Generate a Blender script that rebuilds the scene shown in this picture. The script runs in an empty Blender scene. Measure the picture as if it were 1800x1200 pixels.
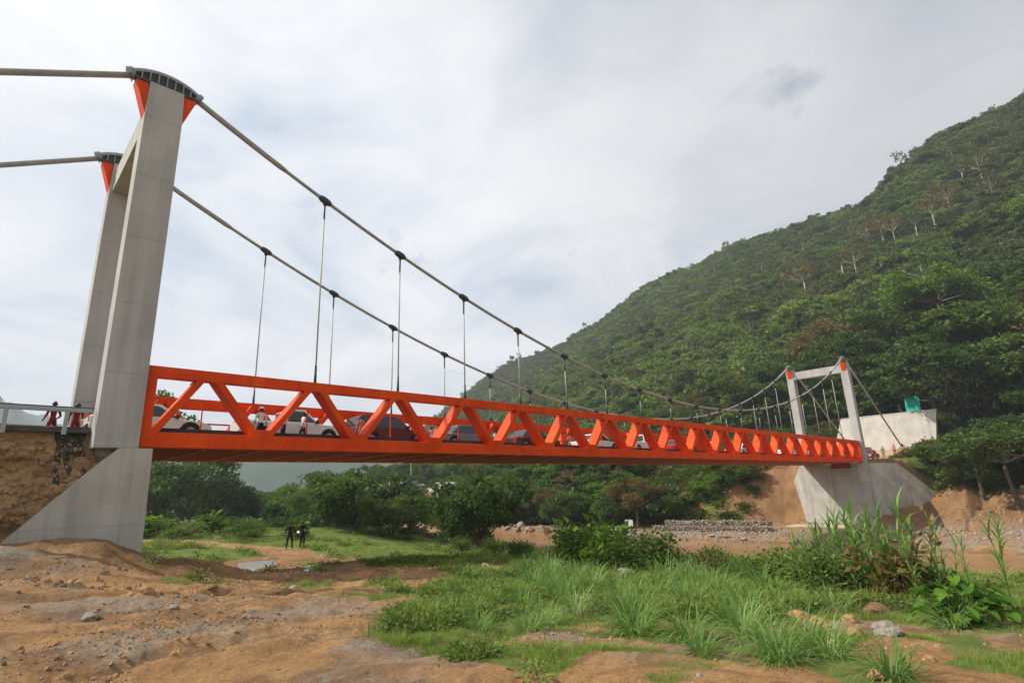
import bpy, bmesh, math, random
import numpy as np
from mathutils import Vector, Matrix, Euler
random.seed(7); RNG = np.random.default_rng(11)
rad = math.radians
scn = bpy.context.scene
COL = scn.collection
# ---------- camera ----------
YAW, PITCH, ROLL, FPX = 0.769995, 0.261423, -0.0380576, 975.717
CAM = Vector((-3.866, -21.876, -1.821))
cam = bpy.data.cameras.new('camera'); camo = bpy.data.objects.new('camera', cam); COL.objects.link(camo)
fwd = Vector((math.sin(YAW)*math.cos(PITCH), math.cos(YAW)*math.cos(PITCH), math.sin(PITCH)))
r0 = Vector((math.cos(YAW), -math.sin(YAW), 0)); u0 = r0.cross(fwd)
rv = r0*math.cos(ROLL)+u0*math.sin(ROLL); uv = -r0*math.sin(ROLL)+u0*math.cos(ROLL)
M = Matrix((rv, uv, -fwd)).transposed().to_4x4(); M.translation = CAM
camo.matrix_world = M
cam.sensor_width = 36; cam.lens = 36*FPX/1800; cam.clip_start = .1; cam.clip_end = 20000
scn.camera = camo
# ---------- light ----------
SUN_DIR = Vector((-.74, .62, .92)).normalized()      # towards the sun
el = math.asin(SUN_DIR.z); az = math.atan2(SUN_DIR.x, SUN_DIR.y)
sl = bpy.data.lights.new('sun', 'SUN'); sl.energy = 4.4; sl.angle = rad(.8); sl.color = (1, .93, .82)
so = bpy.data.objects.new('sun', sl); COL.objects.link(so)
so.rotation_euler = SUN_DIR.to_track_quat('Z', 'Y').to_euler(); so.location = (-60, 60, 90)
w = bpy.data.worlds.new('World'); scn.world = w; w.use_nodes = True
nt = w.node_tree; nt.nodes.clear(); N = nt.nodes.new; LK = nt.links.new
sky = N('ShaderNodeTexSky'); sky.sky_type = 'NISHITA'; sky.sun_disc = False
sky.sun_elevation = el; sky.sun_rotation = az; sky.air_density = 1.2; sky.dust_density = 1.5
bg1 = N('ShaderNodeBackground'); bg1.inputs[1].default_value = .10; LK(sky.outputs[0], bg1.inputs[0])
tc = N('ShaderNodeTexCoord'); sep = N('ShaderNodeSeparateXYZ'); LK(tc.outputs['Generated'], sep.inputs[0])
def wmath(op, a, b=None, clamp=False):
    n = N('ShaderNodeMath'); n.operation = op; n.use_clamp = clamp
    for i, v in enumerate((a, b)):
        if v is None: continue
        if isinstance(v, (int, float)): n.inputs[i].default_value = v
        else: LK(v, n.inputs[i])
    return n.outputs[0]
den = wmath('ADD', wmath('ABSOLUTE', sep.outputs[2]), .22)
cmb = N('ShaderNodeCombineXYZ'); LK(wmath('DIVIDE', sep.outputs[0], den), cmb.inputs[0]); LK(wmath('DIVIDE', sep.outputs[1], den), cmb.inputs[1])
def wnoise(scale, det, dist, off, rough=.55):
    mp = N('ShaderNodeMapping'); LK(cmb.outputs[0], mp.inputs[0]); mp.inputs['Location'].default_value = off
    n = N('ShaderNodeTexNoise'); LK(mp.outputs[0], n.inputs[0]); n.inputs['Scale'].default_value = scale
    n.inputs['Detail'].default_value = det; n.inputs['Distortion'].default_value = dist; n.inputs['Roughness'].default_value = rough
    return n.outputs[0]
def wramp(v, pts):
    r = N('ShaderNodeValToRGB'); LK(v, r.inputs[0]); e = r.color_ramp.elements
    while len(e) < len(pts): e.new(.5)
    for i, (p, c) in enumerate(pts): e[i].position = p; e[i].color = (*c, 1)
    return r.outputs[0]
n1 = wnoise(1.5, 10, .9, (5.4, 2.9, 0)); n2 = wnoise(.75, 6, .3, (7.3, 4.4, 2))
shade = wramp(n1, [(.30, (.50, .57, .67)), (.40, (.66, .70, .76)), (.50, (.77, .785, .815)), (.62, (.86, .865, .88))])
# the cloud deck is thicker and greyer towards the mountain side
side = wmath('ADD', wmath('MULTIPLY', sep.outputs[0], .75), wmath('MULTIPLY', sep.outputs[1], -.55))
side = wmath('ADD', side, wmath('MULTIPLY', sep.outputs[2], .45))
dk = N('ShaderNodeMapRange'); LK(side, dk.inputs[0]); dk.inputs[1].default_value = .2; dk.inputs[2].default_value = .85; dk.inputs[3].default_value = 1.0; dk.inputs[4].default_value = .66
vm = N('ShaderNodeVectorMath'); vm.operation = 'SCALE'; LK(shade, vm.inputs[0]); LK(dk.outputs[0], vm.inputs['Scale'])
bg2 = N('ShaderNodeBackground'); LK(vm.outputs[0], bg2.inputs[0]); bg2.inputs[1].default_value = 1.0
hol = wramp(n2, [(.30, (.72, .72, .72)), (.40, (.93, .93, .93)), (.5, (1, 1, 1))])
n3 = wnoise(3.2, 6, .8, (1.3, 9.2, 5)); hol3 = wramp(n3, [(.24, (.45, .45, .45)), (.33, (1, 1, 1))])
mx = N('ShaderNodeMixShader'); LK(wmath('MULTIPLY', hol, hol3), mx.inputs[0]); LK(bg1.outputs[0], mx.inputs[1]); LK(bg2.outputs[0], mx.inputs[2])
wo = N('ShaderNodeOutputWorld'); LK(mx.outputs[0], wo.inputs[0])
scn.view_settings.view_transform = 'Standard'; scn.view_settings.look = 'None'
scn.view_settings.exposure = 0.33; scn.view_settings.gamma = 1; scn.view_settings.use_curve_mapping = False
scn.render.engine = 'CYCLES'; scn.cycles.max_bounces = 6; scn.cycles.diffuse_bounces = 3
scn.cycles.transparent_max_bounces = 8; scn.cycles.volume_bounces = 0
# ---------- helpers ----------
def mat(name, col, rough=.7, metal=0, var=None, scale=3, detail=6, bump=0, bscale=20, spec=.3, coord='Object', col3=None):
    m = bpy.data.materials.new(name); m.use_nodes = True; t = m.node_tree
    b = t.nodes['Principled BSDF']; b.inputs['Roughness'].default_value = rough; b.inputs['Metallic'].default_value = metal
    b.inputs['Specular IOR Level'].default_value = spec
    b.inputs['Base Color'].default_value = (*col, 1)
    tcn = t.nodes.new('ShaderNodeTexCoord')
    if var is not None:
        n = t.nodes.new('ShaderNodeTexNoise'); n.inputs['Scale'].default_value = scale; n.inputs['Detail'].default_value = detail
        t.links.new(tcn.outputs[coord], n.inputs[0])
        r = t.nodes.new('ShaderNodeValToRGB'); t.links.new(n.outputs[0], r.inputs[0])
        r.color_ramp.elements[0].position = .32; r.color_ramp.elements[1].position = .68
        r.color_ramp.elements[0].color = (*col, 1); r.color_ramp.elements[1].color = (*var, 1)
        if col3 is not None:
            e = r.color_ramp.elements.new(.5); e.color = (*col3, 1)
        t.links.new(r.outputs[0], b.inputs['Base Color'])
    if bump:
        n2 = t.nodes.new('ShaderNodeTexNoise'); n2.inputs['Scale'].default_value = bscale; n2.inputs['Detail'].default_value = 8
        t.links.new(tcn.outputs[coord], n2.inputs[0])
        bp = t.nodes.new('ShaderNodeBump'); bp.inputs['Strength'].default_value = bump; bp.inputs['Distance'].default_value = .05
        t.links.new(n2.outputs[0], bp.inputs['Height']); t.links.new(bp.outputs[0], b.inputs['Normal'])
    return m
def concrete(name, c1, c2, stain=.5, joints=True, rough=.85):
    m = bpy.data.materials.new(name); m.use_nodes = True; t = m.node_tree; b = t.nodes['Principled BSDF']
    b.inputs['Roughness'].default_value = rough; b.inputs['Specular IOR Level'].default_value = .2
    tcn = t.nodes.new('ShaderNodeTexCoord')
    def nz(scale, loc=(0, 0, 0), det=6):
        mp = t.nodes.new('ShaderNodeMapping'); mp.inputs['Scale'].default_value = scale; mp.inputs['Location'].default_value = loc
        t.links.new(tcn.outputs['Object'], mp.inputs[0]); n = t.nodes.new('ShaderNodeTexNoise'); n.inputs['Scale'].default_value = 1
        n.inputs['Detail'].default_value = det; t.links.new(mp.outputs[0], n.inputs[0]); return n.outputs[0]
    def ramp(v, p0, c0, p1, c1_):
        r = t.nodes.new('ShaderNodeValToRGB'); t.links.new(v, r.inputs[0]); r.color_ramp.elements[0].position = p0; r.color_ramp.elements[1].position = p1
        r.color_ramp.elements[0].color = (*c0, 1); r.color_ramp.elements[1].color = (*c1_, 1); return r.outputs[0]
    base = ramp(nz((.9, .9, .7)), .35, c1, .65, c2)
    streak = ramp(nz((2.6, 2.6, .12), (5, 2, 0), 4), .30, (1-stain,)*3, .50, (1, 1, 1))
    m1 = t.nodes.new('ShaderNodeMix'); m1.data_type = 'RGBA'; m1.blend_type = 'MULTIPLY'; m1.inputs[0].default_value = .8
    t.links.new(base, m1.inputs[6]); t.links.new(streak, m1.inputs[7])
    # pour joints every 2.4 m
    sp = t.nodes.new('ShaderNodeSeparateXYZ'); t.links.new(tcn.outputs['Object'], sp.inputs[0])
    def mt(op, a, b_):
        n = t.nodes.new('ShaderNodeMath'); n.operation = op
        for i, v in enumerate((a, b_)):
            if isinstance(v, (int, float)): n.inputs[i].default_value = v
            else: t.links.new(v, n.inputs[i])
        return n.outputs[0]
    wv = mt('ADD', sp.outputs[2], mt('MULTIPLY', nz((1, 1, 1)), .08))
    j = mt('LESS_THAN', mt('ABSOLUTE', mt('SUBTRACT', mt('PINGPONG', wv, 1.2), .012), 0), .022)
    m2 = t.nodes.new('ShaderNodeMix'); m2.data_type = 'RGBA'; m2.blend_type = 'MULTIPLY'; t.links.new(mt('MULTIPLY', j, .13 if joints else 0), m2.inputs[0])
    t.links.new(m1.outputs[2], m2.inputs[6]); m2.inputs[7].default_value = (.35, .33, .30, 1)
    if joints:      # formwork panels of slightly different tone
        cb = t.nodes.new('ShaderNodeCombineXYZ'); t.links.new(mt('ADD', sp.outputs[0], mt('MULTIPLY', sp.outputs[1], .8)), cb.inputs[0]); t.links.new(sp.outputs[2], cb.inputs[1])
        bk = t.nodes.new('ShaderNodeTexBrick'); t.links.new(cb.outputs[0], bk.inputs[0]); bk.offset = .0; bk.inputs['Scale'].default_value = 1; bk.inputs['Brick Width'].default_value = 1.22; bk.inputs['Row Height'].default_value = 2.4
        bk.inputs['Mortar Size'].default_value = .012; bk.inputs['Color1'].default_value = (.88, .88, .88, 1); bk.inputs['Color2'].default_value = (1, 1, .99, 1); bk.inputs['Mortar'].default_value = (.74, .73, .71, 1)
        m3 = t.nodes.new('ShaderNodeMix'); m3.data_type = 'RGBA'; m3.blend_type = 'MULTIPLY'; m3.inputs[0].default_value = .45
        t.links.new(m2.outputs[2], m3.inputs[6]); t.links.new(bk.outputs[0], m3.inputs[7]); m2 = m3
    t.links.new(m2.outputs[2], b.inputs['Base Color'])
    bp = t.nodes.new('ShaderNodeBump'); bp.inputs['Strength'].default_value = .35; bp.inputs['Distance'].default_value = .02
    t.links.new(nz((14, 14, 14)), bp.inputs['Height']); t.links.new(bp.outputs[0], b.inputs['Normal'])
    return m
def tag(o, label=None, cat=None, group=None, kind=None):
    if label: o['label'] = label
    if cat: o['category'] = cat
    if group: o['group'] = group
    if kind: o['kind'] = kind
    return o
def empty(name, loc=(0, 0, 0), rz=0):
    o = bpy.data.objects.new(name, None); COL.objects.link(o); o.location = loc; o.rotation_euler = (0, 0, rz); o.empty_display_size = .2
    return o
def link(name, me, parent=None):
    o = bpy.data.objects.new(name, me); COL.objects.link(o)
    if parent: o.parent = parent
    return o
def copy_tree(o, parent=None):
    c = o.copy(); COL.objects.link(c)
    if parent: c.parent = parent
    for ch in list(o.children): copy_tree(ch, c)
    return c
class MB:
    def __init__(s): s.v = []; s.f = []; s.mi = []
    def add(s, vs, fs, mi=0):
        k = len(s.v); s.v += [tuple(p) for p in vs]; s.f += [tuple(i+k for i in f) for f in fs]; s.mi += [mi]*len(fs); return s
    def box(s, x0, x1, y0, y1, z0, z1, mi=0, bev=0):
        if bev:
            b = bev; prof = [(x0+b, y0), (x1-b, y0), (x1, y0+b), (x1, y1-b), (x1-b, y1), (x0+b, y1), (x0, y1-b), (x0, y0+b)]
            c = ((x0+x1)/2, (y0+y1)/2)
            def sh(pt, k): return (pt[0]+(b*k if pt[0] < c[0] else -b*k), pt[1]+(b*k if pt[1] < c[1] else -b*k))
            rings = [[(*sh(p, 1), z0) for p in prof], [(*p, z0+b) for p in prof], [(*p, z1-b) for p in prof], [(*sh(p, 1), z1) for p in prof]]
            return s.loft(rings, mi)
        return s.add([(x0,y0,z0),(x1,y0,z0),(x1,y1,z0),(x0,y1,z0),(x0,y0,z1),(x1,y0,z1),(x1,y1,z1),(x0,y1,z1)],
                     [(0,3,2,1),(4,5,6,7),(0,1,5,4),(1,2,6,5),(2,3,7,6),(3,0,4,7)], mi)
    def loft(s, rings, mi=0, caps=True, closed=True):
        n = len(rings[0]); vs = [p for r in rings for p in r]; fs = []
        for i in range(len(rings)-1):
            for j in range(n if closed else n-1):
                a = i*n+j; b_ = i*n+(j+1) % n; fs.append((a, b_, b_+n, a+n))
        if caps: fs.append(tuple(reversed(range(n)))); fs.append(tuple(range((len(rings)-1)*n, len(rings)*n)))
        return s.add(vs, fs, mi)
    def prism(s, pts, axis, a, b_, mi=0):      # polygon pts in the two other axes, extruded along axis from a to b_
        def P(p, v):
            return (v, p[0], p[1]) if axis == 0 else (p[0], v, p[1]) if axis == 1 else (p[0], p[1], v)
        return s.loft([[P(p, a) for p in pts], [P(p, b_) for p in pts]], mi)
    def beam(s, p0, p1, w, h, up=(0, 0, 1), mi=0):   # w across, h along up
        p0 = Vector(p0); p1 = Vector(p1); d = (p1-p0).normalized(); sx = d.cross(Vector(up)).normalized(); uu = sx.cross(d)
        R = [[p+sx*(a*w/2)+uu*(b_*h/2) for a, b_ in ((-1,-1),(1,-1),(1,1),(-1,1))] for p in (p0, p1)]
        return s.loft(R, mi)
    def tube(s, pts, rr, n=8, mi=0):
        pts = [Vector(p) for p in pts]; rr = rr if isinstance(rr, (list, tuple)) else [rr]*len(pts); rings = []
        ref = None
        for i, p in enumerate(pts):
            d = (pts[min(i+1, len(pts)-1)]-pts[max(i-1, 0)]).normalized()
            if ref is None: ref = Vector((0, 0, 1)) if abs(d.z) < .9 else Vector((1, 0, 0))
            a = d.cross(ref).normalized(); b_ = a.cross(d).normalized(); ref = b_
            rings.append([p+(a*math.cos(6.28318*j/n)+b_*math.sin(6.28318*j/n))*rr[i] for j in range(n)])
        return s.loft(rings, mi)
    def mesh(s, name, mats, smooth=False):
        me = bpy.data.meshes.new(name); me.from_pydata([tuple(v) for v in s.v], [], s.f)
        for m in (mats if isinstance(mats, (list, tuple)) else [mats]): me.materials.append(m)
        me.polygons.foreach_set('material_index', s.mi)
        bm = bmesh.new(); bm.from_mesh(me); bmesh.ops.recalc_face_normals(bm, faces=bm.faces); bm.to_mesh(me); bm.free()
        if smooth: me.polygons.foreach_set('use_smooth', [True]*len(me.polygons))
        return me
    def build(s, name, mats, parent=None, smooth=False):
        return link(name, s.mesh(name, mats, smooth), parent)
def npmesh(name, V, F, mats, mi=None, smooth=False):
    me = bpy.data.meshes.new(name); n = F.shape[1]
    me.vertices.add(len(V)); me.vertices.foreach_set('co', np.ascontiguousarray(V, np.float32).ravel())
    me.loops.add(F.size); me.loops.foreach_set('vertex_index', np.ascontiguousarray(F, np.int32).ravel())
    me.polygons.add(len(F)); me.polygons.foreach_set('loop_start', np.arange(0, F.size, n, dtype=np.int32))
    for m in (mats if isinstance(mats, (list, tuple)) else [mats]): me.materials.append(m)
    if mi is not None: me.polygons.foreach_set('material_index', np.ascontiguousarray(mi, np.int32))
    if smooth: me.polygons.foreach_set('use_smooth', np.ones(len(F), bool))
    me.update(calc_edges=True); return me
# ---------- terrain ----------
def _h(ix, iy, s):
    n = (ix.astype(np.int64)*374761393 + iy.astype(np.int64)*668265263 + s*1442695041) & 0xFFFFFFFF
    n = ((n ^ (n >> 13))*1274126177) & 0xFFFFFFFF
    return ((n ^ (n >> 16)) & 0xFFFF)/65535.0
def vnoise(x, y, s=0):
    x = np.asarray(x, float); y = np.asarray(y, float)
    ix = np.floor(x); iy = np.floor(y); fx = x-ix; fy = y-iy
    fx = fx*fx*fx*(fx*(fx*6-15)+10); fy = fy*fy*fy*(fy*(fy*6-15)+10)
    a = _h(ix, iy, s); b = _h(ix+1, iy, s); c = _h(ix, iy+1, s); d = _h(ix+1, iy+1, s)
    return (a+(b-a)*fx+(c-a)*fy+(a-b-c+d)*fx*fy)*2-1
def fbm(x, y, s=0, o=4, g=.5):
    t = 0; a = 1; n = 0
    for i in range(o):
        ca, sa = math.cos(.6*i+s), math.sin(.6*i+s)
        t = t+a*vnoise((x*ca-y*sa)*2**i+17.3*i, (x*sa+y*ca)*2**i-9.1*i, s+i); n += a; a *= g
    return t/n
def sm(x, a, b):
    t = np.clip((x-a)/(b-a), 0, 1); return t*t*(3-2*t)
CP = np.array([(-3.4,-14.7,-3.3),(-1.8,-16.4,-3.35),(-.3,-18,-3.4),(1.1,-19.6,-3.4),(2.3,-21,-3.4),(-3.3,-11.4,-3.3),(-.9,-13,-3.5),
 (1.8,-15.8,-3.6),(4.4,-18.6,-3.65),(6.5,-20.6,-3.7),(1,-3.8,-3.95),(1.8,-5.6,-4.05),(5.2,2.2,-4.72),(6.9,1.6,-4.72),(12.2,15.6,-5),
 (24.8,101,-5),(11,41,-5),(26.9,38,-5),(7.8,-3.5,-4.35),(17.9,12.3,-5.2),(15.2,-1.7,-5),(14.4,-5.9,-4.8),(15.4,-10.4,-4.7),
 (16,-14.2,-4.5),(9.9,-19,-4.1),(10.7,-20.2,-4.1),(.4,-1,-3.6),(-2,-1,-3.0),(-3.5,-1.2,-2.55),(-5,-2,-2.3),(-9,-3,-2.0),
 (2.5,.5,-4.1),(1,6,-4.6),(30,10,-7.1),(30,-15,-7.0),(23,2,-6.2),(22,-9,-5.9),(28,25,-6.6),(34,30,-7.0),(36,0,-7.2),(-4,-22,-3.3),(-10,-12,-3.1),(-30,-30,-3),(40,60,-7.0),(30,200,-5),
 (-30,60,-5),(-30,200,-5),(20,-40,-4.5),(-4,-8,-3.05),(-2.5,-5.5,-3.2),(-8,-8,-2.8),(.8,-10,-3.75),(5,-9,-4.1),(9,-10,-4.4),(4,-4,-4.35),(9,6,-4.9),(60,110,-6.5)])
def _rbf():
    P = CP[:, :2]; n = len(P)
    D = np.hypot(P[:, None, 0]-P[None, :, 0], P[:, None, 1]-P[None, :, 1])
    A = np.zeros((n+3, n+3)); A[:n, :n] = D - .0*np.eye(n); A[:n, n] = 1; A[:n, n+1:] = P; A[n, :n] = 1; A[n+1:, :n] = P.T
    return np.linalg.solve(A + 1e-9*np.eye(n+3), np.r_[CP[:, 2], 0, 0, 0])
RW = _rbf()
def near_h(x, y):
    z = RW[len(CP)] + RW[len(CP)+1]*x + RW[len(CP)+2]*y
    for (a, b, _), w in zip(CP, RW): z = z + w*np.sqrt((x-a)**2+(y-b)**2+.6)
    z = np.clip(z, -7.6, -2.0)
    return z
RY = np.array([-400,-32, 4, 49, 128, 223, 397, 544, 750, 1100.])
RX = np.array([330,326, 322, 352, 373, 393, 402, 420, 430, 430.])
RZ = np.array([166,152, 147, 141, 150, 155, 130, 78, 34, 8.])
FY = np.array([-400, 0, 60, 150, 270, 450, 600, 1100.])
FX = np.array([112, 113, 112, 135, 190, 255, 320, 340.])
def hill_t(x, y):
    return (x-np.interp(y, FY, FX))/(np.interp(y, RY, RX)-np.interp(y, FY, FX))
def mound(x, y, cx, cy, rx, ry, a=0):
    c, s = math.cos(a), math.sin(a); u = ((x-cx)*c+(y-cy)*s)/rx; v = (-(x-cx)*s+(y-cy)*c)/ry
    return np.exp(-(u*u+v*v))
WATER = -8.7
def H(x, y, detail=True):
    x = np.asarray(x, float); y = np.asarray(y, float)
    z = near_h(np.minimum(x, 60), np.clip(y, -120, 300))
    # river channel between near bank and far bank
    nb = 40 + 3*np.sin(y*.05) + np.interp(y, [-60, -14, 5, 40, 90, 160], [-6, -4, 0, 5, 12, 20])
    fs = np.interp(y, [-60, -15, 0, 25, 60, 110, 200, 400], [60, 61.5, 62, 63.5, 66, 72, 85, 150])
    z = z + (-9.6 - z)*sm(x, nb-6, nb+4)
    # far bank
    lo = np.interp(y, [-60, -5, 10, 14, 200], [66, 68, 70, 69, 69]) + np.maximum(fs-66, 0)*1.0
    c0 = np.interp(y, [-60, -9, -6.8, -5, -1, 9, 11, 18, 40, 400], [70, 73, 80, 81.5, 80.3, 80.3, 79, 72, 72, 72]) + np.maximum(fs-66, 0)
    c1 = np.interp(y, [-60, -11, -7.5, -4.6, -.5, 8, 11.5, 18, 40, 400], [106, 103, 93, 89, 80.9, 80.9, 86, 84, 86, 90]) + np.maximum(fs-66, 0)
    shore = -9.6 + 1.5*sm(x, fs-3, fs+2) + .25*sm(x, fs, fs+8)
    t = np.clip((x-c0)/(c1-c0), 0, 1)
    bank = t*t*(3-2*t)*.5+t*.5
    top = .45 + 2.2*sm(x, 92, 112) + 0*y
    zf = shore + (top+7.85)*bank
    z = np.where(x > nb+4, np.maximum(zf, -9.6), z)
    # approach embankment on the near side, behind the left tower
    e = sm(x, -.55, -.65)*sm(y, .3+.25*np.clip(-x-1, 0, 5)*0, .75)*(1-sm(y, 7.2, 11))
    z = z + (.52-z)*e
    # mountain
    ht = hill_t(x, y); rz = np.interp(y, RY, RZ)
    tt = np.clip(ht, 0, 1)
    prof = .93*tt + .07*tt*tt
    add = rz*prof - np.maximum(ht-1, 0)*np.interp(y, RY, RX)*.55
    add = np.where(ht > 0, np.maximum(add, -3*sm(ht, 1, 2)), 0)
    if detail:
        gul = fbm(x*.006+3, y*.012, 5, 3)*14 + fbm(x*.03, y*.03, 9, 3)*3
        add = add + gul*sm(ht, .02, .3)*(1-sm(ht, 1.3, 2))*sm(rz, 10, 100)
    z = z+add
    z = z*1.0
    if detail:
        r = np.hypot(x+3.87, y+21.88)
        # earth heaps beside the left pier, ruts and clods on the track
        z = z + .55*mound(x, y, -1.0, -1.4, 1.5, .9, -.3)*(y < .2) + .32*mound(x, y, 1.6, -1.6, 1.3, .8, -.5) + .35*mound(x, y, -3.6, -4.6, 1.8, .7, -.4)+.18*mound(x, y, -1.9, -6.0, 1.2, .35, -.5)
        z = z + .22*mound(x, y, 6.6, -5.2, 2.6, .45, -.75) + .2*mound(x, y, 9.3, -6.5, 1.6, .4, -.8) + .12*mound(x, y, 4.2, -5.6, 1.5, .3, -.6)
        w = (1-sm(x, 44, 60))
        z = z + w*(fbm(x*.25, y*.25, 1, 3)*.12*sm(r, 3, 12))
        rut = fbm(x*.9+y*.5, y*1.7-x*.6, 3, 4)
        dirt = sm(-(x-.35*(y+15)), -3.5, 1.5)*(1-sm(y, 1, 8))
        z = z + w*(.05+.075*dirt)*rut*(1-sm(r, 30, 60))
        z = z + w*dirt*.055*np.abs(fbm(x*3.2, y*3.2, 21, 4))*(.3+sm(fbm(x*.5, y*.5, 23, 2), -.1, .4))*(1-sm(r, 14, 30))
        z = z - w*dirt*.07*sm(np.abs(np.sin((x*.55+y*.83)*1.1+fbm(x*.3, y*.3, 7, 2)*2.2)), .93, .99)*(1-sm(y, -4, 0))
        dr = np.abs(segd(x, y, [(-14,-7.5),(-6,-10.2),(-.5,-9.6),(4,-6.6),(8.2,-1.2),(10.8,8),(11,17)])+.12*fbm(x*.8, y*.8, 151, 2))
        z = z + (-.085*np.exp(-((dr-.85)/.17)**2)+.04*np.exp(-((dr-1.16)/.12)**2)+.03*np.exp(-((dr-.5)/.14)**2))*(1+.5*fbm(x*2.5, y*2.5, 153, 2))*w
        z = z + (1-w)*(1-sm(ht, 0, .05))*((fbm(x*.3, y*.3, 2, 4)*.9+fbm(x*.25, y*1.1, 14, 4)*.5)*sm(bank, .02, .3)*(1-sm(bank, .85, 1)) + fbm(x*.5, y*.5, 12, 3)*.10)
        # eroded steps on the right part of the far shore
        st = (1-sm(y, -6, -3))*sm(x, 62, 66)*(1-sm(x, 84, 90))
        z = z + st*.30*np.sin(z*6.0)*.5
        # cut face of the embankment
        z = z + sm(x, -.6, -.9)*mound(x, y, -4, .4, 6, .7)*fbm(x*1.3, y*2.3+z*.5, 31, 4)*.35
        # lumps pushed onto the cut face
    return z
# ---------- ground, hillside, river ----------
def inpoly(x, y, poly):
    r = np.zeros(x.shape, bool); n = len(poly)
    for i in range(n):
        x0, y0 = poly[i]; x1, y1 = poly[(i+1) % n]
        if y0 == y1: continue
        c = ((y0 > y) != (y1 > y)) & (x < (x1-x0)*(y-y0)/(y1-y0)+x0); r ^= c
    return r
def segd(x, y, pts):
    d = np.full(np.shape(x), 1e9)
    for (x0, y0), (x1, y1) in zip(pts[:-1], pts[1:]):
        L = (x1-x0)**2+(y1-y0)**2; t = np.clip(((x-x0)*(x1-x0)+(y-y0)*(y1-y0))/L, 0, 1)
        d = np.minimum(d, np.hypot(x-x0-t*(x1-x0), y-y0-t*(y1-y0)))
    return d
GP = [(1.55,-20.6),(1.25,-18.67),(.75,-17.91),(-.35,-17.81),(.1,-17.46),(-.3,-16.5),(.2,-15.4),(2.6,-12.5),(6.9,-8.5),(10.6,-5.6),(9.2,-3.3),(8.6,.5),(13,8.4),(17,20),(20,34),(60,34),(60,-60),(2.5,-60),(1.9,-23),(1.9,-21)]
DPATCH = [(1.08,-17.3,.5),(1.6,-18.05,.4),(1.75,-18.8,.35),(4.5,-18.56,.75),(2.7,-20.2,.55),(3.6,-19.6,.5),(4.7,-19.5,.45),(4.9,-13.0,.5),(7.0,-18.0,.4),(4.2,-16.9,.35),(5.6,-13.6,.4),(3.0,-14.6,.45),(7.6,-13.0,.5),(2.2,-17.0,.3),(8.6,-14.4,.35),(3.0,-16.9,.28),(2.9,-18.2,.3)]
def grassmask(x, y):
    wx = x+fbm(x*.7, y*.7, 41, 3)*.9; wy = y+fbm(x*.7+9, y*.7, 43, 3)*.9
    g = inpoly(wx, wy, GP).astype(float)
    for cx, cy, r in DPATCH:
        g = g*sm(np.hypot(wx-cx, (wy-cy)*1.0), r*.75, r*1.35)
    g = g*(1-.85*sm(fbm(x*.45, y*.45, 51, 3), .18, .42)*(1-sm(x, 8, 12)))
    far = sm(y+fbm(x*.2, y*.2, 44, 2)*2, 6, 10)*(x < 44)
    path = sm(segd(wx, wy, [(-20,60),(4,44),(8.4,37.5),(10.6,27),(11.2,16),(9.5,6),(7.6,-1.5)]), 1.0, 2.2)
    pud = sm(segd(wx, wy, [(5.2,1.3),(8,8)]), 2.2, 3.2)
    g = np.maximum(g*sm(x+0*y, -.2, .4), far)*path*pud
    g = np.maximum(g, .9*sm(1-np.hypot((wx-3.2)/2.4, (wy-9)/6.5), 0, .35))
    g = np.maximum(g, .5*sm(fbm(x*.8, y*.8, 61, 3), .30, .5)*(x < 9)*(y > -19)*(x > 0))
    # far bank plateau and slope
    fb = (x > 66)
    slope = fb*(sm(y, 13.5, 17)*sm(x-np.interp(y, [0, 200, 400], [0, 0, 60]), 70.5, 73))*(1-.7*sm(fbm(x*.25, y*.25, 77, 3), -.1, .2)*(1-sm(y, 26, 40)))
    plat = fb*(x > 86)*(1-.75*(np.abs(y-20) < 30)*sm(x, 88, 89)*(1-sm(x, 96, 104)))*((y > 9)|(y < -1.5))*.8
    g = np.where(fb, np.maximum(slope, plat), g)
    return np.clip(g, 0, 1)
def flat_puddles(x, y, z):
    for pts, r, zz in (([(4.5,.6),(5.9,4.4),(7.3,8.6)], .48, -4.90), ([(7.05,2.1),(8.2,4.2)], .16, -4.86)):
        d = segd(x, y, pts)+.10*fbm(x*1.6, y*1.6, 88, 3)
        z = zz+(z-zz)*sm(d, r, r+.5)
        z = np.where((d > r+.5) & (d < r+2.2), np.maximum(z, -4.80), z)
    return z
def HH(x, y): return flat_puddles(x, y, H(x, y))
def hz(x, y): return float(HH(np.array([float(x)]), np.array([float(y)]))[0])
yaw = YAW
azs = np.concatenate([np.linspace(yaw-rad(49), yaw+rad(50), 900), np.linspace(yaw+rad(50), yaw-rad(49)+2*math.pi, 90)[1:-1]])
rs = 1.2*np.exp(np.linspace(0, math.log(9000/1.2), 800))
AZ, RS = np.meshgrid(azs, rs); GX = CAM.x+np.sin(AZ)*RS; GY = CAM.y+np.cos(AZ)*RS
GX = np.vstack([np.full((1, GX.shape[1]), CAM.x)+.001*np.sin(AZ[:1]), GX]); GY = np.vstack([np.full((1, GY.shape[1]), CAM.y)+.001*np.cos(AZ[:1]), GY])
GZ = HH(GX, GY)
nr, na = GX.shape; idx = np.arange(nr*na).reshape(nr, na)
def wrap(a): return np.roll(a, -1, axis=1)
FQ = np.stack([idx[:-1], wrap(idx)[:-1], wrap(idx)[1:], idx[1:]], -1).reshape(-1, 4)
cx = GX.ravel()[FQ].mean(1); cy = GY.ravel()[FQ].mean(1)
ishill = (hill_t(cx, cy) > .002) & (hill_t(cx, cy) < 2.6) & (cy < 900) & (cy > -350)
VV = np.stack([GX.ravel(), GY.ravel(), GZ.ravel()], 1)
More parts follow.
